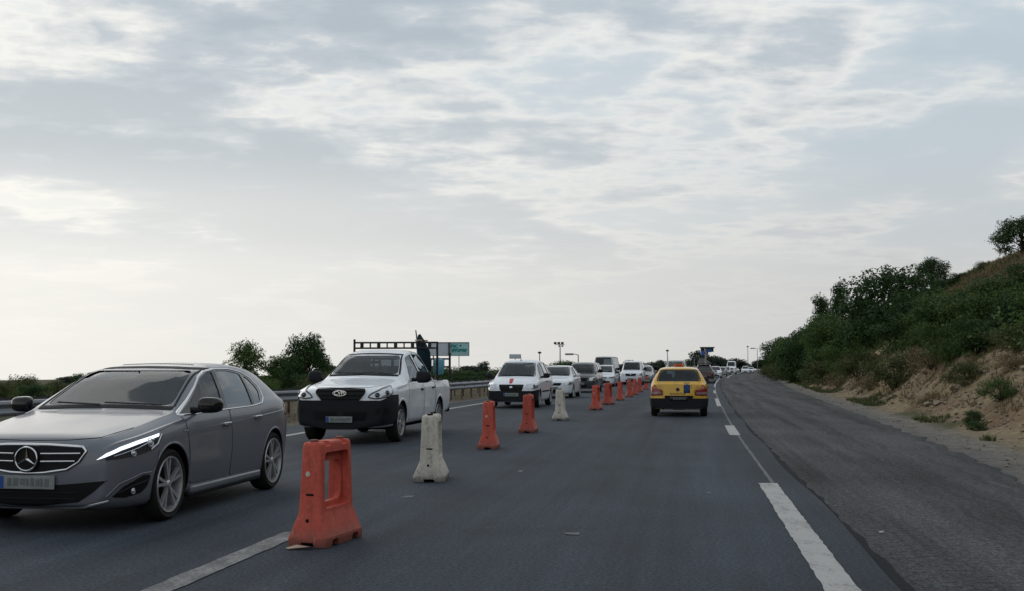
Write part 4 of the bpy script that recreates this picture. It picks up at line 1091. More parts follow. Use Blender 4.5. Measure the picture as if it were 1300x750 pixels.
def make_small(body, front='plain', style=('alloy', 5, 'five'), name='hatchback_car', H=0.0, bumper=False):
    K = [(0, .85, .2, .70, .77, .62), (.3, .87, .18, .78, .86, .66), (.8, .88, .18, .86, .95, .68), (1.05, .88, .18, .89, 1.0+H*.3, .68), (1.45, .88, .18, .92, 1.22+H*.6, .64), (1.85, .88, .18, .94, 1.40+H*.9, .58), (2.2, .88, .18, .95, 1.47+H, .565), (2.9, .88, .18, .97, 1.48+H, .56), (3.5, .87, .2, 1.0, 1.43+H, .55), (3.78, .86, .22, 1.0, 1.32+H*.9, .56), (3.95, .85, .24, .98, 1.03+H*.3, .66), (4.1, .84, .28, .93, .99+H*.2, .66)]
    sp = Spec(4.1, K, (.55, .22, .14, .07, .04), (.35, .12, .1, .04, .04), .315, (.83, 3.38)); L2 = sp.L/2
    zb, zt = 1.045+H*.35, 1.385+H*.9
    ws = [(.64, zb), (.535, zt), (-.535, zt), (-.64, zb)]
    sides = [[(1.42, .99), (1.95, zt-.04), (2.35, zt+.015), (2.40, .99)], [(2.5, .99), (2.46, zt+.015), (3.1, zt), (3.42, 1.05)]]
    root, sf = car(name, sp, body, (1.15, 3.8, .42), ws, [(.56, 1.07+H*.3), (.47, 1.33+H*.8), (-.47, 1.33+H*.8), (-.56, 1.07+H*.3)], sides, style, None, .2)
    if bumper: band('front_bumper', sp, .5, .22, .52, .015, 'black_plastic', root)
    lamp = 'lamp_dark' if front == 'slim' else 'lamp_silver'
    if front == 'slim':
        std_front(root, sf, L2, 0, 0, hl=[(.1, .44, .62), (.12, .46, .70), (.35, .8, .76), (.6, .87, .77), (.5, .87, .69), (.25, .74, .635)], grille=(.38, .61, .69), intake=(.6, .26, .42), plate_z=.48, lampmat=lamp, emblem=True)
    else:
        std_front(root, sf, L2, 0, 0, hl=[(.08, .46, .60), (.12, .48, .72), (.32, .78, .80), (.56, .87, .80), (.45, .87, .66), (.22, .75, .60)], grille=(.42, .58, .70), intake=(.52, .24, .40), plate_z=.47, emblem=True, dist=.01 if bumper else 0)
    std_sides(root, sf, L2, sides, [([(1.25, .30), (1.24, .6), (1.32, .94), (2.42, .965), (2.43, .3)], 2.27, .86), ([(2.46, .3), (2.45, .965), (3.42, 1.0), (3.38, .85), (3.15, .65), (3.0, .3)], 3.2, .89)], body, mir=(1.5, .92, 1.05, 'gloss_black' if front == 'slim' else body, .95), ws=((.64, zb), (.535, zt)))
    tail_lights(root, sf, L2, [(.1, .62, .93), (.3, .86, .97), (.33, .86, .80), (.05, .62, .78)])
    band('rear_bumper', sp, .4, .24, .5, .015, body, root, True)
    plate(root, sf, 0, .62, (1, 0, 0), .5, .11, False, .02)
    seats(root, [L2-2.15, L2-2.95], .36, .4); dashboard(root, L2-1.42, 1.0, .8, 1)
    return root
wh = make_small('paint_white', 'plain', H=.03); place(wh, 2.22, 52.4, .18)
tag(wh, 'small white hatchback directly behind the minivan with the red bonnet stripe', 'car')

def make_van(body, H=1.72, L=4.7, hw=.9, hood=.86, cargo=False, bumper='black_plastic', name='van', wsb=1.16, lamp='lamp_silver', whl=('alloy_dark', 6, 'one'), R=.33, bus=False):
    zt = H; zc = wsb
    K = [(0, hw*.96, .25, zc-.34, zc-.27, hw*.72), (.25, hw*.985, .22, zc-.24, zc-.15, hw*.75), (.6 if not bus else .3, hw, .22, zc-.17, zc-.06, hw*.77), (hood, hw, .22, zc-.15, zc-.03, hw*.78), (hood+.3, hw, .22, zc-.13, zc+(zt-zc)*.4, hw*.75), (hood+.75 if not bus else hood+.45, hw, .22, zc-.12, zt-.09, hw*.72), (hood+1.1, hw, .22, zc-.11, zt-.02, hw*.72),
         (L*.6, hw*.995, .22, zc-.10, zt, hw*.73), (L-.5, hw*.985, .24, zc-.09, zt-.02, hw*.73), (L-.15, hw*.975, .26, zc-.09, zt-.06, hw*.73), (L, hw*.96, .3, zc-.09, zt-.12, hw*.74)]
    sp = Spec(L, K, (.45, .17, .14, .06, .03), (.2, .08, .1, .05, .03), R, (.88, L-.95), .025); L2 = L/2
    zt2 = zt-.17
    ws = [(hw*.74, zc+.035), (hw*.66, zt2), (-hw*.66, zt2), (-hw*.74, zc+.035)]
    a = hood+.32; top = zt-.16
    sides = [[(a+.02, zc-.03), (a+.5, top-.04), (a+1.1, top), (a+1.15, zc-.03)]]
    if not cargo:
        q = a+1.27
        while q+.9 < L-.3: sides.append([(q, zc-.03), (q, top), (q+.88, top), (q+.9, zc-.03)]); q += 1.02
    root, sf = car(name, sp, body, (hood+.15, L-.3, .5), ws, [(hw*.66, zc+.02), (hw*.6, zt-.25), (-hw*.6, zt-.25), (-hw*.66, zc+.02)], sides, whl, None, .21)
    if bumper: band('front_bumper', sp, .48, .24, .62, .02, bumper, root)
    z0 = zc-.46
    std_front(root, sf, L2, 0, 0, hl=[(.06, hw*.55, z0+.02), (.1, hw*.57, z0+.17), (.3, hw*.88, z0+.22), (.5, hw*.97, z0+.22), (.42, hw*.97, z0+.04), (.2, hw*.85, z0)], grille=(hw*.5, z0-.02, z0+.15), intake=(hw*.5, .3, .45), plate_z=.50, dist=.02, emblem=True, lampmat=lamp)
    std_sides(root, sf, L2, sides, [([(a-.1, .32), (a-.12, .7), (a-.04, zc-.08), (a+1.2, zc-.07), (a+1.2, .32)], a+1.05, zc-.2), ([(a+1.24, .32), (a+1.24, zc-.07), (a+2.2, zc-.07), (a+2.2, .32)], a+1.4, zc-.2)], body, mir=(a+.08, hw+.05, zc+.1, 'black_plastic', 1.15), ws=((hw*.74, zc+.035), (hw*.66, zt2)))
    tail_lights(root, sf, L2, [(.03, hw*.86, zc), (.12, hw*.96, zc), (.12, hw*.96, zc-.4), (.03, hw*.86, zc-.4)])
    band('rear_bumper', sp, .3, .26, .48, .02, bumper or 'black_plastic', root, True)
    seats(root, [L2-a-.9], hw*.42, .62); dashboard(root, L2-a+.05, zc+.02, hw*.9, 1)
    return root
dv = make_van('paint_dark', 1.73, 4.6, .88, .9, name='minivan', wsb=1.12, bumper=None); place(dv, 4.22, 64.0, .183)
tag(dv, 'dark grey minivan between two white cars in the oncoming queue', 'minivan')
ws_ = make_small('paint_white2', 'slim', H=.13); place(ws_, 7.0, 82.8, .188)
tag(ws_, 'white car with slim dark headlamps between the dark minivan and the bus', 'car')
bus = make_van('cream', 2.66, 7.0, 1.03, .45, name='minibus', wsb=1.28, bumper='black_plastic', R=.42, bus=True); place(bus, 9.0, 104.5, .188)
bus.scale = (1, 1, .93)
tag(bus, 'tall pale minibus with a large dark windscreen behind the white queue cars', 'minibus')
wv = make_van('paint_white2', 1.98, 4.6, .89, .95, cargo=True, name='panel_van', wsb=1.22, bumper=None); place(wv, 9.95, 90.3, .19)
tag(wv, 'white panel van with tall roof facing the camera beside the last barriers', 'van')
sv = make_small('paint_silver', 'plain', H=.1); place(sv, 12.9, 106, .19)
tag(sv, 'silver car half hidden behind the white panel van', 'car')

# ---------------- yellow taxi
def make_taxi():
    K = [(0, .78, .2, .66, .71, .55), (.3, .80, .18, .73, .80, .6), (.9, .81, .17, .84, .93, .62), (1.05, .815, .17, .86, .97, .62), (1.4, .82, .17, .88, 1.17, .59), (1.75, .82, .17, .9, 1.345, .545), (2.1, .82, .17, .91, 1.41, .54), (2.8, .82, .18, .93, 1.43, .54), (3.25, .82, .19, .94, 1.405, .545), (3.43, .818, .2, .945, 1.365, .555), (3.62, .815, .21, .945, 1.03, .665), (3.68, .81, .22, .93, .985, .68), (3.8, .80, .22, .90, .955, .68)]
    sp = Spec(3.8, K, (.45, .2, .12, .05, .04), (.30, .07, .10, .03, .0), .29, (.75, 3.17)); L2 = sp.L/2
    sides = [[(1.42, .95), (1.9, 1.31), (2.25, 1.345), (2.3, .95)], [(2.4, .95), (2.36, 1.35), (2.95, 1.34), (3.2, 1.03), (3.2, .99)]]
    rw = [(.70, .995), (.545, 1.335), (-.545, 1.335), (-.70, .995)]
    root, sf = car('taxi', sp, 'paint_yellow', (1.15, 3.66, .42), [(.58, 1.02), (.5, 1.32), (-.5, 1.32), (-.58, 1.02)], [(.60, 1.035), (.50, 1.315), (-.50, 1.315), (-.60, 1.035)], sides, ('alloy_dark', 6, 'one'), None, .185, glr='glass_mid')
    dR = (1, 0, 0)
    strip('rear_window_seal', sf, smooth_poly(FY([(.625, 1.02), (.515, 1.333), (-.515, 1.333), (-.625, 1.02)]), .05), dR, .032, 'gloss_black', root, .004, True)
    bm_ = band('rear_bumper', sp, .50, .235, lambda e: .525-.02*min(1, e), .03, 'black_plastic', root, True)
    strip('bumper_reveal', sf, FY([(-.5, .225), (.5, .225)]), dR, .02, 'galv', root, .0)
    patch('plate_recess', sf, smooth_poly(FY([(-.41, .60), (-.36, .455), (.36, .455), (.41, .60)]), .03), dR, 'black_plastic', root, .036, .04)
    plate(root, sf, 0, .515, dR, .5, .11, False, .06, 'gloss_black')
    # tailgate outline
    strip('tailgate_seam', sf, FY([(.60, .99), (.575, .90), (.44, .73), (.44, .545)]), dR, .008, 'gloss_black', root, .002); strip('tailgate_seam', sf, FY([(-.60, .99), (-.575, .90), (-.44, .73), (-.44, .545)]), dR, .008, 'gloss_black', root, .002)
    # reversed left/right: looking at the back, +y is the left side
    patch('blue_stripe', sf, FY([(-.175, .965), (-.175, .70), (-.285, .70), (-.285, .965)]), dR, 'blue_stripe', root, .004, .004, .05)
    patch('stripe_border', sf, FY([(-.14, .97), (-.14, .675), (-.32, .675), (-.32, .97)]), dR, 'gloss_black', root, .0025, .003, .05)
    patch('orange_stripe', sf, FY([(-.345, .955), (-.345, .79), (-.37, .80), (-.37, .955)]), dR, 'tail_orange', root, .003, .003, .05)
    p, n = onsurf(sf, (0, .03, .775), dR, .006); m = MB(); m.lathe([(.0, -.004), (.028, -.006), (.036, -.006), (.05, -.004), (.052, 0)], 20, 'X'); e = m.build('emblem', 'gloss_black', root); e.location = p
    p, n = onsurf(sf, (0, .03, .655), dR, .006); text_obj('badge_lettering', 'AULIOTUA', .075, p, (radians(90), 0, radians(-90)), 'gloss_black', root, .002, 1.25)
    for sg in (1, -1):
        d = Vector((1, -.35*sg, 0))
        o1 = [(-L2, sg*.46, .615), (-L2, sg*.47, .75), (-L2, sg*.60, .80), (-L2+.03, sg*.655, .91), (-L2+.12, sg*.775, .80), (-L2+.16, sg*.80, .68), (-L2+.12, sg*.79, .60)]
        h = patch('tail_light', sf, smooth_poly(o1, .02), d, 'tail_red', root, .012, .03, .04)
        patch('indicator_lens', sf, [(-L2, sg*.575, .795), (-L2+.03, sg*.652, .895), (-L2+.12, sg*.765, .80)], d, 'tail_orange', h, .017, .01, .04)
        patch('reverse_lens', sf, [(-L2, sg*.49, .64), (-L2, sg*.495, .705), (-L2+.12, sg*.78, .705), (-L2+.12, sg*.78, .64)], d, 'tail_clear', h, .017, .01, .04)
        strip('light_frame', sf, smooth_poly(o1, .02), d, .012, 'gloss_black', h, .013, True)
        door(root, sf, L2, [(1.2, .3), (1.2, .86), (2.32, .925), (2.33, .3)], sg, 'paint_yellow', 2.18, .80, 'black_plastic')
        door(root, sf, L2, [(2.36, .3), (2.35, .925), (3.2, .96), (3.1, .75), (2.85, .6), (2.8, .3)], sg, 'paint_yellow', 3.0, .83, 'black_plastic')
        strip('rub_strip', sf, [(L2-1.1, 0, .5), (L2-2.8, 0, .5)], (0, -sg, 0), .06, 'black_plastic', root, .012)
        mirror_part(root, L2-1.5, sg*.87, .99, 'black_plastic', .95, .24, .15)
    m = MB(); m.box((0, 0, .05), (.14, .28, .085), None, .025); o = m.build('taxi_sign', 'taxi_orange', root); o.location = (L2-2.5, .0, 1.418)
    text_obj('sign_lettering', 'TAXI', .065, (-.073, 0, .05), (radians(90), 0, radians(-90)), 'gloss_black', o, .002, 1.2, .002)
    m = MB(); m.tube([(0, 0, 0), (-.25, 0, .35)], [.006, .002], 6); o = m.build('antenna', 'black_plastic', root); o.location = (L2-1.8, .3, 1.36)
    seats(root, [L2-2.05, L2-2.85], .34, .40); dashboard(root, L2-1.42, .98, .75, 1)
    m = MB(); m.box((-L2+.5, 0, .25), (.7, .4, .12), None, .05); m.tube([(-L2+.3, .45, .23), (-L2-.02, .45, .23)], .025, 8); m.build('exhaust', 'well', root)
    patch('under_tray', sf, [(L2-.1, -.6, 0), (L2-.1, .6, 0), (-L2+.1, .6, 0), (-L2+.1, -.6, 0)], (0, 0, 1), 'well', root, .004, .003, .2)
    return root
taxi = make_taxi(); place(taxi, 5.08, 33.35, .160, True)
tag(taxi, 'yellow taxi with orange roof sign and blue stripe seen from behind', 'taxi')

def simple_rear(root): return root
suv = make_small('paint_maroon', 'plain', H=.20, name='estate_car'); place(suv, 17.45, 99.6, .192, True)
tag(suv, 'dark maroon car with a silver roof just ahead of the yellow taxi', 'car')
mm = MB(); mm.box((-.35, 0, 0), (2.1, 1.02, .03), None, .014); ro = mm.build('roof_panel', 'paint_silver', suv); ro.location = (-.25, 0, 1.672)
def far(src, label, x, y, ang, away, grp='far cars on the bend'):
    c = copy_tree(src); place(c, x, y, ang, away); tag(c, label, src['category'], grp)
    return c
def recolor(root, body, new):
    """copies share mesh data, so a recoloured copy gets its own material link"""
    for o in [root]+list(root.children_recursive):
        if o.type != 'MESH': continue
        for i, s_ in enumerate(o.material_slots):
            if s_.material and s_.material.name == body:
                s_.link = 'OBJECT'; s_.material = MATS[new]
c1 = far(wh, 'white hatchback roof showing between the yellow taxi and the maroon car', 16.55, 108, .195, True)
tb = far(bus, 'dark windowed white minibus beyond the roof of the yellow taxi', 18.7, 124, .2, True); tb.scale = (1, 1.1, .84); recolor(tb, 'cream', 'paint_silver')
c2 = far(sv, 'silver car partly behind the right side of the maroon car', 23.6, 133, .2, True)
c3 = far(ws_, 'white car turned toward the camera right of the maroon car', 28.0, 151, .22, False)
c4 = far(wh, 'small dark blue car touching the white car on the bend', 31.3, 168, .22, True); recolor(c4, 'paint_white', 'paint_blue')
c5 = far(sv, 'silver car half way round the bend beside the white road line', 36.4, 190, .23, True)
c6 = far(wv, 'tall white van on the bend, tallest vehicle near the vanishing point', 46.4, 232, .235, False)
c6.scale = (1.2, 1.15, 1.42)
c7 = far(ws_, 'white car right of the tall white van on the bend', 53.2, 250, .24, False); c7.scale = (1.05, 1.05, 1.1)
c8 = far(wh, 'tiny white car farthest right under the trees on the bend', 63.5, 292, .24, False)
c9 = far(sv, 'small pale car just left of the tall white van', 42.2, 216, .23, False)
c10 = far(dv, 'dark van close behind the silver car beyond the taxi roof', 14.6, 122, .2, False)

# ------------------------------------------------------------------ plastic barriers
def barrier_mesh(mat):
    secs = [(0, .365, .178), (.05, .37, .183), (.075, .367, .18), (.085, .362, .172), (.15, .348, .148), (.24, .335, .112), (.262, .33, .106), (.45, .32, .100), (.62, .312, .094), (.765, .306, .09), (.79, .303, .087), (.806, .292, .076), (.81, .27, .056)]
    V = []; n = None
    for z, hl, hw in secs:
        r = min(.03, hw*.5); ring = []
        for cx, cy, a0 in ((hl-r, hw-r, 0), (-hl+r, hw-r, pi/2), (-hl+r, -hw+r, pi), (hl-r, -hw+r, 3*pi/2)):
            for k in range(6): a = a0+pi/2*k/5; ring.append((cx+r*cos(a), cy+r*sin(a), z))
        n = len(ring); V += ring
    F = [(i*n+k, i*n+(k+1) % n, (i+1)*n+(k+1) % n, (i+1)*n+k) for i in range(len(secs)-1) for k in range(n)]
    F += [tuple(range(n))[::-1], tuple((len(secs)-1)*n+k for k in range(n))]
    me = bpy.data.meshes.new('barrier'); me.from_pydata(V, [], F); me.materials.append(MATS[mat]); fix_normals(me)
    cuts = []
    hole = smooth_poly([(-.215, .325), (-.232, .52), (-.21, .65), (.21, .65), (.232, .52), (.215, .325)], .08, 6)
    cuts.append(prism_mesh([(p.x, p.y) for p in hole], 'Y', -.5, .5, mat))
    # shallow side panels recessed round the window
    for sg in (1, -1):
        rec = smooth_poly([(-.25, .285), (-.235, .725), (.235, .725), (.25, .285)], .05, 4)
        a, b = sorted((sg*.026, sg*.3)); cuts.append(prism_mesh([(p.x, p.y) for p in rec], 'Y', a, b, mat))
    # dips in the top edge
    for x in (-.16, .16):
        dip = smooth_poly([(x-.05, .77), (x-.06, .9), (x+.06, .9), (x+.05, .77)], .02, 3); cuts.append(prism_mesh([(p.x, p.y) for p in dip], 'Y', -.5, .5, mat))
    # fork openings under the base
    for x in (-.2, .2):
        ft = smooth_poly([(x-.07, -.05), (x-.055, .055), (x+.055, .055), (x+.07, -.05)], .02, 3); cuts.append(prism_mesh([(p.x, p.y) for p in ft], 'Y', -.5, .5, mat))
    ft = [(-.07, -.05), (-.055, .035), (.055, .035), (.07, -.05)]; cuts.append(prism_mesh(ft, 'X', -.8, .8, mat))
    for c in cuts: me = boolean(me, [c])
    me.name = 'barrier_body'; me.shade_smooth(); me.set_sharp_from_angle(angle=radians(30))
    return me
def holes(root, mat, lab=True):
    for sg in (1, -1):
        for y, z, r in ((.012, .2, .014), (.03, .70, .010)):
            hl = (.345-.045*min(1, z/.8)) if z > .25 else .352
            h = MB(); h.lathe([(0, .004*sg), (r, .004*sg), (r*1.2, -.01*sg)], 12, 'X', (sg*(hl-.010), y, z)); h.build('vent_hole', 'barrier_hole', root)
        h = MB(); h.box((sg*.322, 0, .40), (.01, .07, .016), None, .003); h.build('slot', 'barrier_hole', root)
    for x in (-.25, .25):
        c = MB(); c.lathe([(.035, 0), (.035, .018), (.028, .022), (0, .022)], 14, 'Z'); o = c.build('filler_cap', 'barrier_hole' if mat == 'plastic_white' else mat, root); o.location = (x, 0, .806)
    if lab: rf = MB(); rf.lathe([(0, 0), (.02, 0), (.022, .01)], 16, 'X', (-.318, .025, .56)); rf.build('reflector', 'reflector', root)
bm_red, bm_red2, bm_wh = barrier_mesh('plastic_red'), barrier_mesh('plastic_red2'), barrier_mesh('plastic_white')
BR = [(-1.50, 8.95, 'r', .30, 'nearest red plastic barrier, its open window facing right, beside the grey hatchback'),
      (-1.01, 13.85, 'w', -.02, 'dirty white plastic barrier in front of the white pickup'),
      (-.40, 19.2, 'r', .06, 'red barrier next beyond the dirty white barrier by the pickup'),
      (.36, 24.0, 's', .12, 'red barrier between the minivan bumper and another red barrier'),
      (1.30, 29.6, 'w', .09, 'off white barrier standing alone between two pairs of red barriers'),
      (2.80, 36.6, 'r', .14, 'red barrier next beyond the off white barrier in front of the dark minivan'),
      (3.68, 42.0, 's', .18, 'red barrier second beyond the off white one'),
      (4.65, 47.3, 'r', .16, 'red barrier third beyond the off white one'),
      (5.60, 52.5, 's', .15, 'red barrier fourth beyond the off white one'),
      (6.35, 56.8, 'r', .18, 'red barrier fifth beyond the off white one, left of the taxi'),
      (7.38, 63.5, 's', .18, 'farthest distinct red barrier, close to the left side of the taxi'),
      (8.6, 70.5, 'r', .18, 'small red barrier almost hidden behind the left edge of the taxi')]
protoB = {}
for x, y, k, da, lab in BR:
    if k not in protoB:
        r = empty('road_barrier', (0, 0, 0)); link('barrier_body', {'r': bm_red, 's': bm_red2, 'w': bm_wh}[k], r); holes(r, {'r': 'plastic_red', 's': 'plastic_red2', 'w': 'plastic_white'}[k], k == 'r'); protoB[k] = r
    else: r = copy_tree(protoB[k])
    r.location = (x, y, .004); r.rotation_euler = (0, 0, pi/2-da-(.03 if k == 'w' else 0))
    if y < 10: r.scale = (.9, .95, 1)
    elif y < 15: r.scale = (1, 1.1, 1)
    if y > 36 and y < 60: r.rotation_euler[2] += .12*sin(y)
    tag(r, lab, 'barrier', 'plastic barriers between the two traffic directions')
m = MB(); m.add([(0, 0, 0), (.16, .02, .012), (.2, .06, 0), (.05, .07, .02), (-.03, .04, .0)], [(0, 1, 2, 3), (0, 3, 4)]); o = m.build('paper_scrap', 'pale_wood'); o.location = (-1.72, 8.52, .012); tag(o, 'crumpled yellowish scrap beside the foot of the nearest red barrier', 'litter')
m = MB(); m.box((0, 0, .01), (.04, .022, .014), Matrix.Rotation(.5, 3, 'Z'), .004); o = m.build('litter', 'reflector'); o.location = (3.12, 9.35, .006); tag(o, 'tiny white piece of litter on the old asphalt shoulder', 'litter')

# ------------------------------------------------------------------ guard rails
def guardrail(name, tf, z0, z1, label, face, step=2.0):
    root = empty(name, P(tf(30), 30, 0)); inv = Matrix.Translation(-root.location)
    zs = []; z = z0
    while z < z1: zs.append(z); z += .8 if z < 70 else 3
    prof = [(-.0, .745), (.035, .735), (.055, .71), (.06, .675), (.045, .65), (.0, .61), (-.005, .59), (.0, .57), (.045, .53), (.06, .505), (.055, .47), (.035, .445), (.0, .435)]
    prof += [(a-.006, b) for a, b in prof[::-1]]
    V = []; n = len(prof)
    for z in zs:
        for a, b in prof: V.append(P(tf(z)+a*face, z, b)-root.location+Vector((0, 0, 0)))
    F = [(i*n+k, i*n+(k+1) % n, (i+1)*n+(k+1) % n, (i+1)*n+k) for i in range(len(zs)-1) for k in range(n)]
    o = mesh_obj('rail_beam', V, F, 'galv', root, True, 35); fix_normals(o.data)
    z = z0; cnt = 0
    while z < z1 and cnt < 95:
        m = MB(); c = P(tf(z)-.10*face, z, 0)-root.location; g = height(tf(z)-.1*face, z)
        m.box((c.x, c.y, .31+g/2), (.012, .12, .74), Matrix.Rotation(-heading(z), 3, 'Z')); m.box((c.x-.02*face, c.y+.05, .31+g/2), (.05, .008, .74), Matrix.Rotation(-heading(z), 3, 'Z')); m.box((c.x+.06*face, c.y, .59), (.12, .08, .22), Matrix.Rotation(-heading(z), 3, 'Z'))
        m.build('post', 'post_steel', root, False); z += step; cnt += 1
    tag(root, label, 'guard rail', 'steel guard rails beyond the left lane')
guardrail('guard_rail', rail_t, 4, 190, 'weathered grey steel guard rail along the left edge of the road, nearer of two', 1)
guardrail('guard_rail', lambda z: rail_t(z)-1.5, 12, 190, 'second grey guard rail set back behind the nearer one across dry grass', -1)

# ------------------------------------------------------------------ vegetation
def leaves(seed, blobs, n, size, thin=.0, up=.3):
    """many small leaf faces through the volume of several blobs; blobs: (x,y,z,rx,ry,rz)"""
    r = random.Random(seed); V = []; F = []; tot = sum(b[3]*b[4]*b[5] for b in blobs)**.5
    w = [(b[3]*b[4]*b[5])**.66 for b in blobs]; sw = sum(w)
    for b, ww in zip(blobs, w):
        for _ in range(int(n*ww/sw)):
            while True:
                d = Vector((r.uniform(-1, 1), r.uniform(-1, 1), r.uniform(-1, 1)))
                if .05 < d.length < 1: break
            d.normalize(); rad = r.random()**.42
            rad *= 1+.38*noise.noise(d*2.1+Vector((seed, b[0], b[2])))+.16*noise.noise(d*6+Vector((b[0], seed, 1)))
            if thin and noise.noise(Vector((b[0], b[1], b[2]))*1.3+d*rad*2.6+Vector((seed*3, 0, 0))) < -.25+thin: continue
            c = Vector((b[0]+d.x*rad*b[3], b[1]+d.y*rad*b[4], b[2]+d.z*rad*b[5]))
            s = size*r.uniform(.6, 1.4)
            nn = (d+Vector((r.gauss(0, .6), r.gauss(0, .6), r.gauss(up, .6)))).normalized(); a = nn.orthogonal().normalized()
            a = Matrix.Rotation(r.uniform(0, 6.28), 3, nn) @ a; bb = nn.cross(a)
            k = len(V); V += [c-a*s, c+bb*s*.48+nn*s*.12, c+a*s, c-bb*s*.48+nn*s*.12]; F.append((k, k+1, k+2, k+3))
    return V, F
def tree_parts(seed, h, w, nleaf, leafsz, style='round'):
    r = random.Random(seed); blobs = []; tr = MB()
    th = h*(.20 if style == 'round' else .15)
    lean = Vector((r.uniform(-.08, .08)*h, r.uniform(-.08, .08)*h, 0))
    tr.tube([(0, 0, -.3), (0, 0, th*.5), (lean.x*.5, lean.y*.5, th), (lean.x, lean.y, h*.75)], [h*.035, h*.028, h*.022, h*.008], 8)
    k = 11 if style == 'round' else 14
    for i in range(k):
        a = 2.4*i+r.uniform(-.4, .4); f = (i+.5)/k
        if style == 'round': zz = th+(h-th)*(.02+.84*f); rr = w*.5*(.22+.62*sin(pi*min(1, .25+f*.75)))*r.uniform(.75, 1.1)
        elif style == 'tall': zz = h*(.22+.70*f); rr = w*.42*(1-.7*f)*r.uniform(.7, 1.1)
        else: zz = h*(.15+.6*r.random()); rr = w*.42*r.uniform(.2, 1)
        p = Vector((cos(a)*rr, sin(a)*rr, zz)); s = w*(.21 if style != 'tall' else .25)*r.uniform(.75, 1.25)
        blobs.append((p.x, p.y, p.z, s, s, s*r.uniform(.65, .95)))
        b0 = Vector((lean.x*zz/h*.6, lean.y*zz/h*.6, max(th*.6, zz*.62)))
        if style == 'bush': b0 = Vector((r.uniform(-.1, .1), r.uniform(-.1, .1), 0))
        tr.tube([b0, (b0+p)/2+Vector((0, 0, .06*h)), p], [h*.014, h*.009, h*.003], 5)
    V, F = leaves(seed, blobs, nleaf, leafsz, .08)
    return (tr, V, F)
PROTO = {}
def proto(key, seed, h, w, n, ls, style, leafm):
    tr, V, F = tree_parts(seed, h, w, n, ls, style)
    a = bpy.data.meshes.new('trunk'); a.from_pydata([tuple(v) for v in tr.v], [], tr.f); a.materials.append(MATS['bark']); a.shade_smooth()
    b = bpy.data.meshes.new('crown'); b.from_pydata([tuple(v) for v in V], [], F); b.materials.append(MATS[leafm])
    PROTO[key] = (a, b, h, w)
proto('oakA', 1, 4, 4, 15000, .075, 'round', 'leaf_dark'); proto('oakB', 2, 4, 4, 15000, .075, 'round', 'leaf_mid'); proto('oakC', 3, 4, 4.2, 15000, .08, 'round', 'leaf_dark')
proto('tallA', 5, 4, 2.2, 8000, .07, 'tall', 'leaf_dark'); proto('tallB', 6, 4, 2.4, 8000, .07, 'tall', 'leaf_dark')
proto('bushA', 7, 2, 3, 9000, .05, 'bush', 'leaf_mid'); proto('bushB', 8, 2, 3, 9000, .05, 'bush', 'leaf_olive'); proto('bushC', 9, 2, 2.6, 9000, .05, 'bush', 'leaf_dark'); proto('bushD', 12, 2, 2.6, 5000, .045, 'bush', 'leaf_dry')
proto('farA', 10, 6, 6, 6500, .20, 'bush', 'leaf_far'); proto('farB', 11, 6, 5, 6500, .20, 'bush', 'leaf_far'); proto('farC', 13, 6, 3.4, 4000, .2, 'tall', 'leaf_far')
proto('airy', 14, 4, 4.2, 10000, .08, 'round', 'leaf_mid')
def plant(key, t, z, h, w, label, cat='tree', grp=None, rot=None, zoff=-.08, name=None):
    a, b, h0, w0 = PROTO[key]
    r = empty(name or ('bush' if cat == 'bush' else 'tree'), P(t, z, height(t, z)+zoff), rot if rot is not None else (t*7.3+z*3.1) % 6.28)
    r.scale = (w/w0, w/w0, h/h0)
    o = link('trunk' if cat != 'bush' else 'stem', a, r); o2 = link('crown' if cat != 'bush' else 'foliage', b, r)
    tag(r, label, cat, grp)
    return r
G1 = 'trees on the right hillside'; G2 = 'bushes on the right bank'
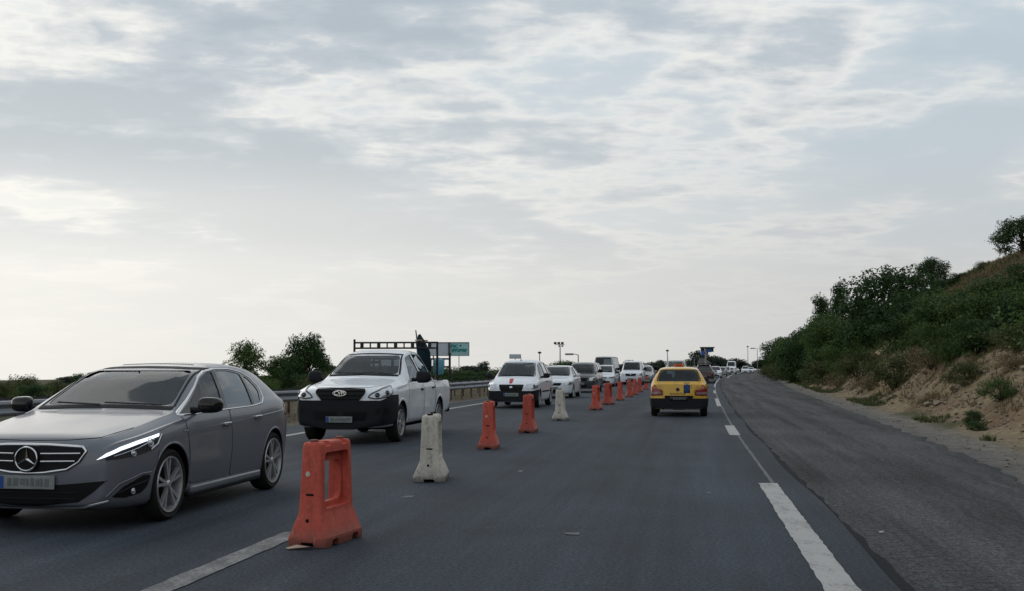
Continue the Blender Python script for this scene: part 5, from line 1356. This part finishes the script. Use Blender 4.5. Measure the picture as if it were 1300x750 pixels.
# right hillside, far to near (lateral offset from the road line, station, height, width)
TR = [('oakC', 9.0, 172, 6.2, 6.5, 'dark round tree at the far left end of the right hillside woods'),
      ('oakA', 12.5, 160, 5.0, 5.5, 'dark tree just right of the hillside woods far end'),
      ('tallA', 12.0, 131, 7.6, 3.2, 'narrow dark tree rising above the woods, left one of the pair'),
      ('tallB', 13.4, 124, 7.2, 3.0, 'narrow dark tree rising above the woods, right one of the pair'),
      ('oakB', 9.2, 140, 5.0, 6.0, 'mid green tree low at the far foot of the hill'),
      ('oakA', 9.5, 112, 4.6, 5.5, 'dark tree at the hill foot below the narrow pair'),
      ('oakC', 13.2, 100, 2.2, 4.0, 'dark round tree half way up behind the biggest tree'),
      ('oakB', 9.0, 88, 4.0, 5.0, 'mid green tree left of the biggest dark tree on the slope'),
      ('oakA', 9.6, 70, 3.4, 4.0, 'dark tree touching the left side of the biggest tree'),
      ('oakC', 8.9, 57, 4.5, 5.0, 'biggest dark tree in the middle of the right slope'),
      ('oakB', 8.0, 76, 3.8, 4.6, 'bushy mid green tree close to the road, left below the biggest tree'),
      ('oakC', 7.9, 98, 4.2, 5.0, 'dark bushy tree leaning toward the road half way along the hill'),
      ('oakB', 8.0, 122, 4.6, 5.2, 'mid green roadside tree nearly under the narrow pair'),
      ('oakA', 8.6, 50, 2.6, 3.4, 'dark low tree at the right foot of the biggest tree'),
      ('oakB', 8.9, 45, 2.3, 3.2, 'mid green tree right of the biggest dark tree'),
      ('oakC', 9.6, 44, 2.0, 3.4, 'wide dark tree below the bare crest at the right'),
      ('oakB', 9.6, 39, 1.8, 3.0, 'mid green tree nearest the right edge of the picture'),
      ('oakA', 9.9, 35.5, 1.7, 2.8, 'low dark tree near the right edge of the picture'),
      ('oakC', 16.7, 88, 2.9, 2.8, 'lone round tree standing on the bare crest of the hill'),
      ('oakC', 16.9, 63.5, 2.5, 3.1, 'dark tree on the crest at the right edge of the picture'),
      ('tallA', 18.2, 62, 2.2, 1.9, 'taller thin tree behind the crest tree at the right edge'),
      ('oakA', 14.6, 97, 1.4, 2.4, 'dark tree on the crest left of the lone round tree'),
      ('oakC', 14.0, 106, 1.7, 2.6, 'second dark tree left of the lone crest tree')]
for k, t, z, h, w, lab in TR: plant(k, t, z, h, w, lab, 'tree', G1)
BU = [('bushB', 6.9, 150, 2.2, 4.5), ('bushB', 7.0, 120, 2.0, 4.2), ('bushA', 7.2, 101, 2.2, 4.2), ('bushC', 7.6, 84, 2.2, 4.0), ('bushB', 7.2, 73, 1.9, 3.6), ('bushA', 7.8, 66, 2.0, 3.4), ('bushB', 7.3, 58, 1.7, 3.2), ('bushD', 7.0, 64, 1.1, 2.2),
      ('bushD', 6.8, 50.5, 1.0, 2.0), ('bushB', 6.9, 44.5, 1.75, 2.7), ('bushD', 7.6, 41, 1.35, 2.0), ('bushA', 7.9, 39.5, 1.6, 2.6), ('bushA', 8.8, 38, 1.7, 2.9), ('bushC', 8.7, 34.5, 1.5, 2.6), ('bushA', 9.4, 33, 1.3, 2.4), ('bushC', 10.2, 33.5, 1.5, 2.8), ('bushD', 8.9, 30.5, .9, 1.6), ('bushA', 9.9, 30.5, 1.4, 2.5), ('bushC', 10.6, 41, 1.2, 2.4),
      ('bushC', 5.6, 26.5, .42, .75), ('bushA', 6.4, 27.2, .6, 1.3), ('bushC', 5.3, 25.0, .35, .7), ('bushA', 6.9, 24.8, .55, 1.2), ('bushC', 7.5, 21.9, .7, 1.3), ('bushA', 13.4, 45, .6, 1.8), ('bushC', 14.8, 50, .6, 1.6), ('bushD', 7.2, 29, .6, 1.3), ('bushD', 7.9, 26, .6, 1.4), ('bushD', 8.6, 23.5, .7, 1.5), ('bushB', 8.0, 31.5, .9, 1.7), ('bushB', 8.6, 28, .8, 1.6), ('bushD', 6.5, 36, .55, 1.3), ('bushB', 9.3, 26.2, .9, 1.8), ('bushB', 7.0, 33, .8, 1.5), ('bushD', 7.4, 22.8, .5, 1.2), ('bushB', 8.4, 20.8, .8, 1.6), ('bushD', 6.6, 20.3, .45, 1.1), ('bushD', 9.6, 21.6, .8, 1.7), ('bushC', 8.2, 37, 1.3, 2.3), ('bushC', 15.9, 80, 1.1, 2.2), ('bushC', 16.6, 78.5, .9, 2.0), ('bushB', 16.9, 72, .9, 1.9), ('bushB', 11.2, 36, 1.2, 2.6)]
kinds = {'bushA': 'mid green', 'bushB': 'olive', 'bushC': 'dark green', 'bushD': 'dry straw coloured'}
ORD = ['nearest', 'second nearest', 'third nearest', 'fourth nearest', 'fifth nearest', 'sixth nearest', 'seventh nearest', 'eighth nearest', 'ninth nearest', 'tenth nearest', 'eleventh nearest', 'twelfth nearest']
for kk in kinds:
    lst = sorted([b for b in BU if b[0] == kk], key=lambda b: b[2])
    for i, (k, t, z, h, w) in enumerate(lst):
        where = 'on the right bank' if t < 8 else ('on the right slope' if t < 13 else 'high on the crest')
        size = 'small' if w < 1.6 else 'spreading'
        plant(k, t, z, h, w, f'{size} {kinds[kk]} bush {where}, {ORD[i]} of that colour', 'bush', G2)
# left side
G3 = 'trees beyond the guard rail'
LT = [(-38.2, 84, 'airy', 4.5, 4.0, 'airy tree with gaps in its crown, left of the dark clump behind the grey hatchback'), (-35.4, 85, 'oakB', 3.2, 3.6, 'low green tree in the middle of the clump beyond the guard rail'),
      (-32.1, 82, 'oakC', 4.9, 3.8, 'tall dark tree just left of the pickup, beyond the guard rail'), (-34.4, 88, 'oakA', 3.8, 3.8, 'dark tree behind the clump left of the pickup')]
for t, z, k, h, w, lab in LT: plant(k, t, z, h, w, lab, 'tree', G3, None, .1)
rr = random.Random(21)
hedge = []
i = 0
for z, t0, t1, st, hh in ((64, -52, -22, 1.9, 1.75), (74, -52, -18, 2.0, 1.85), (92, -36, -14.5, 2.5, 1.7), (112, -36, -14.5, 3.0, 2.1), (135, -60, -15, 4.5, 2.5)):
    t = t0
    while t < t1:
        hedge.append((t, z+rr.uniform(-4, 4), hh*rr.uniform(.8, 1.25), st*rr.uniform(1.3, 1.7))); t += st
hedge.sort(key=lambda a: (a[0]/a[1]))
def nth(i):
    if 10 < i % 100 < 14: return f'{i}th'
    return f'{i}'+{1: 'st', 2: 'nd', 3: 'rd'}.get(i % 10, 'th')
for i, (t, z, h, w) in enumerate(hedge):
    plant(rr.choice(['bushA', 'bushC', 'bushB', 'bushC']), t, z, h, w, f'green bush in the hedge beyond the guard rail, {nth(i+1)} counting from the left', 'bush', 'hedge bushes beyond the guard rail')
rr = random.Random(8); fl = []
for k in range(46):
    z = rr.uniform(170, 330); px = rr.uniform(-660, 262); x = px/1390*z
    t = (x-rx(z))
    if t > -17: t = -17-rr.uniform(0, 8)
    fl.append((t, z, rr.choice(['farA', 'farB', 'farA', 'farC']), rr.uniform(2.4, 4.6)*(z/250), rr.uniform(5, 9)))
for x, z, h, w in ((44, 330, 5.0, 7), (62, 360, 8.2, 9), (68, 370, 7.6, 9), (74, 380, 6.4, 9), (57, 372, 5.5, 8), (80, 350, 6, 9), (72, 345, 5, 8), (50, 400, 4.4, 10)):
    fl.append((x-rx(z), z, 'farA', h, w))
fl.sort(key=lambda a: (rx(a[1])+a[0])/a[1])
for i, (t, z, k, h, w) in enumerate(fl):
    plant(k, t, z, h, w, f'distant tree on the horizon line, {nth(i+1)} from the left', 'tree', 'distant trees on the horizon', None, 0)

def stuff_scatter(name, label, mat, n, region, size, seed, blade=True):
    """tufts of thin blades over a strip of ground; region -> (t, z) sampler"""
    r = random.Random(seed); V = []; F = []
    for _ in range(n):
        t, z = region(r)
        c = P(t, z, height(t, z)); s = size*r.uniform(.5, 1.4)
        for _b in range(7):
            a = r.uniform(0, 6.28); ln = s*r.uniform(.6, 1.2); sp_ = Vector((cos(a), sin(a), 0)); base = c+sp_*s*.2*r.random()
            side = Vector((-sin(a), cos(a), 0))*s*.05; tip = base+sp_*ln*r.uniform(.2, .7)+Vector((0, 0, ln)); mid = base+sp_*ln*.15+Vector((0, 0, ln*.6))
            k = len(V); V += [base-side, base+side, mid+side*.8, mid-side*.8, tip]; F += [(k, k+1, k+2, k+3), (k+3, k+2, k+4)]
    o = mesh_obj(name, V, F, mat); tag(o, label, 'grass', kind='stuff'); return o
def reg(t0, t1, z0, z1, off=foot_t, pz=1.0, clump=0.0):
    def f(r):
        while True:
            z = z0+(z1-z0)*r.random()**pz; t = (off(z) if off else 0)+r.uniform(t0, t1)
            if clump == 0 or noise.noise(Vector((t*.45, z*.3, 7))) > clump: return t, z
    return f
stuff_scatter('dry_grass', 'dry straw grass tufts scattered on the rocky right bank', 'leaf_dry', 15000, reg(.7, 7, 9, 110, foot_t, 1.5, -.12), .12, 1)
stuff_scatter('dry_grass', 'brownish dry grass covering the upper hillside', 'leaf_dry', 14000, reg(6, 15, 20, 150, foot_t, 1.2, -.1), .26, 2)
stuff_scatter('grass', 'short green grass along the foot of the right bank', 'leaf_olive', 5000, reg(-.5, .7, 14, 150, foot_t, 1.4, .05), .11, 3)
stuff_scatter('scrub', 'low olive scrub filling the right hillside between trees', 'leaf_olive', 7000, reg(3, 12, 20, 170, foot_t, 1.2, .08), .26, 4)
stuff_scatter('dry_grass', 'dry grass verge beneath and behind the guard rails', 'leaf_dry', 6000, reg(-24, -11, 8, 110, None, 1.3, -.1), .075, 5)
def undergrowth():
    r = random.Random(31); bl = []
    V = []; F = []
    for k in range(150):
        z = 28+130*r.random()**1.3; t = foot_t(z)+r.uniform(2.8, 5.2 if z < 62 else 7.5)
        c = P(t, z, height(t, z)); s = r.uniform(.45, .9) if z < 62 else r.uniform(.7, 1.4)
        bl.append((c.x, c.y, c.z+s*.3, s*1.3, s*1.3, s*.8))
    V, F = leaves(77, bl, 90000, .085, .1)
    o = mesh_obj('undergrowth', V, F, 'leaf_mid'); tag(o, 'dense green undergrowth filling gaps between trees on the right hillside', 'undergrowth', kind='stuff')
undergrowth()
def rocks():
    r = random.Random(3); m = MB(); V = []; F = []
    for k in range(5200):
        z = 9+70*r.random()**1.5; q = r.choice([r.uniform(-1.3, 3.4), r.uniform(.1, 3.0)]); t = foot_t(z)+q
        s = (.012+.05*r.random()**2.5)*(1.3 if q > .3 else .6)*(1+1.8*(r.random() > .97)); c = P(t, z, height(t, z)+s*.2)
        b = len(V); pts = [Vector((1, 0, 0)), Vector((-1, 0, 0)), Vector((0, 1, 0)), Vector((0, -1, 0)), Vector((0, 0, .7)), Vector((0, 0, -.7)), Vector((.6, .6, .4)), Vector((-.6, .6, .35)), Vector((-.6, -.6, .4)), Vector((.6, -.6, .3))]
        R_ = Matrix.Rotation(r.uniform(0, 6), 3, 'Z'); V += [c+(R_ @ (p*r.uniform(.75, 1.25)))*s for p in pts]
        F += [tuple(b+i for i in f) for f in ((4, 0, 6), (4, 6, 2), (4, 2, 7), (4, 7, 1), (4, 1, 8), (4, 8, 3), (4, 3, 9), (4, 9, 0), (5, 6, 0), (5, 2, 6), (5, 7, 2), (5, 1, 7), (5, 8, 1), (5, 3, 8), (5, 9, 3), (5, 0, 9))]
    o = mesh_obj('loose_rock', V, F, 'rock'); tag(o, 'loose tan stones and gravel scattered over the right bank', 'rocks', kind='stuff')
rocks()

# ------------------------------------------------------------------ signs, lamps and far structures
def billboard():
    Z = 250; x = -.0
    def X(px, z=Z): return (px-650)/1390*z
    for (p0, p1, mat, lab, txt) in ((545, 571, 'board_white', 'blank pale billboard panel with a brown post, left of the aqua one', None), (570, 595.5, 'board_aqua', 'aqua billboard with green lettering on a thin pole beyond the pickup', ('BIC ^', 'BEPORPVRP'))):
        w = (p1-p0)/1390*Z; cx = (X(p0)+X(p1))/2; zz = 1.4+(466-442.5)/1390*Z; h = 16.5/1390*Z
        r = empty('billboard', (cx, Z, 0)); m = MB(); m.box((0, 0, zz), (w, .25, h), None, .03); m.build('panel', mat, r)
        m = MB()
        for (a, b, c, d) in ((0, zz+h/2, w+.1, .22), (0, zz-h/2, w+.1, .16)): m.box((a, -.06, b), (c, .3, d))
        for sx in (-1, 1): m.box((sx*w/2, -.06, zz), (.14, .3, h))
        m.build('frame', 'galv', r)
        m = MB(); m.tube([(.0 if txt else -w*.3, .3, -1), (0 if txt else -w*.3, .3, zz+h*.4)], .09 if txt else .16, 8); m.build('pole', 'concrete', r)
        if txt:
            text_obj('lettering', 'BIC ^', 1.0, (-.65, -.16, zz+.62), (radians(90), 0, 0), 'board_green', r, .02, 1.1, .05)
            text_obj('lettering', 'EBPOPYRP', .95, (.05, -.16, zz-.33), (radians(90), 0, 0), 'board_green', r, .02, .78, .06)
        else:
            m = MB(); m.box((w/2-.1, -.2, zz), (.42, .35, h)); m.build('edge_post', 'board_brown', r)
        tag(r, lab, 'billboard')
    # small pale sign over the minivan
    r = empty('sign_board', (X(654, 150), 150, 0)); m = MB(); m.box((0, 0, 1.4+14.2/1390*150), (1.6, .12, .62), None, .02); m.build('panel', 'board_white', r); m = MB(); m.tube([(0, .1, 0), (0, .1, 3.0)], .05, 8); m.build('pole', 'galv', r)
    tag(r, 'small pale rectangular sign showing just above the minivan roof', 'sign')
billboard()
def lamp_post(px, Z, top, kind, lab):
    x = (px-650)/1390*Z; h = 1.4+(466-top)/1390*Z; r = empty('lamp_post', (x, Z, 0))
    m = MB(); m.tube([(0, 0, -.5), (0, 0, h-.2)], [.12, .07], 8); m.build('pole', 'galv', r)
    m = MB()
    if kind == 'flood':
        m.box((0, 0, h-.3), (1.5, .1, .08)); m.build('bracket', 'galv', r)
        for k in range(3): q = MB(); q.box((-.75+.55*k, 0, h-.05), (.42, .25, .3), Matrix.Rotation(.4, 3, 'X'), .03); q.build('floodlight', 'dark_roof', r)
        for k in range(2): q = MB(); q.box((-.1+.45*k, 0, h-.5), (.3, .25, .24), Matrix.Rotation(.4, 3, 'X'), .03); q.build('floodlight', 'board_white', r)
    elif kind == 'arm':
        m.tube([(0, 0, h-.25), (-.5, 0, h-.1), (-1.7, 0, h-.1)], .06, 6); m.build('arm', 'galv', r); q = MB(); q.box((-1.4, 0, h-.12), (1.3, .5, .28), None, .08); q.build('lamp_head', 'wall_grey', r)
    else:
        m.lathe([(0, h+.15), (.28, h+.05), (.36, h-.12), (.1, h-.25), (.06, h-.3)], 12, 'Z'); m.build('lamp_head', 'dark_roof', r)
    tag(r, lab, 'lamp post')
lamp_post(711, 170, 434.5, 'flood', 'tall mast with a cluster of floodlights above the white hatchback')
lamp_post(734, 170, 448, 'arm', 'grey post with one long horizontal lamp head above the dark minivan')
lamp_post(847, 220, 444, 'ball', 'slender post with a small dark top beyond the taxi')
lamp_post(685, 190, 446.5, 'ball', 'thin post beside the roof of the minivan')
lamp_post(949, 330, 439, 'ball', 'post with dark head above the far trees at the bend')
lamp_post(961, 330, 441, 'arm', 'post with a horizontal head over the trees right of the bend')
lamp_post(881, 260, 453, 'ball', 'short post left of the totem sign')
def totem():
    Z = 300; X = lambda px: (px-650)/1390*Z; H = lambda py: 1.4+(466-py)/1390*Z; s = Z/1390
    r = empty('totem_sign', (X(897), Z, 0)); ox = X(897)
    def b(x0, x1, y0, y1, y, d, mat, nm, par=r):
        m = MB(); m.box(((X(x0)+X(x1))/2-ox, y, (H(y0)+H(y1))/2), (X(x1)-X(x0), d, H(y0)-H(y1)), None, .04); return m.build(nm, mat, par)
    b(889, 906, 439.8, 441.3, 0, 2.4, 'dark_roof', 'cap'); b(894.2, 896, 441, 466, -.3, .6, 'concrete', 'column'); b(902.5, 905.5, 441, 446, .2, .8, 'dark_roof', 'side_panel')
    b(889.6, 894, 445, 450, 0, .6, 'sign_blue', 'lower_panel'); b(896, 902.5, 441.3, 446.5, 0, .6, 'sign_blue', 'upper_panel'); b(889.5, 894, 441.3, 445, .1, .5, 'dark_roof', 'upper_panel'); b(896, 899, 446.5, 452, .3, .5, 'wall_grey', 'backing')
    tag(r, 'roadside totem sign with dark cap and blue panels beyond the traffic', 'sign')
    r = empty('building', (X(905), Z+14, 0)); w = 12*s; m = MB(); m.box((0, 0, 1.3), (w, 7, 2.6), None, .02); m.build('wall', 'wall_teal', r)
    m = MB(); a = w/2+.2; m.add([(-a, -3.8, 2.6), (a, -3.8, 2.6), (a, 3.8, 2.6), (-a, 3.8, 2.6), (-a*.9, 0, 4.1), (a*.1, 0, 4.1)], [(0, 1, 5, 4), (2, 3, 4, 5), (0, 4, 3), (1, 2, 5), (0, 3, 2, 1)]); m.build('roof', 'dark_roof', r, False)
    for k in range(3): q = MB(); q.box((-w*.3+w*.3*k, -3.52, 1.7), (.7, .08, 1.1)); q.build('window', 'gloss_black', r)
    tag(r, 'low grey green building with a sloping dark roof behind the totem sign', 'building')
totem()
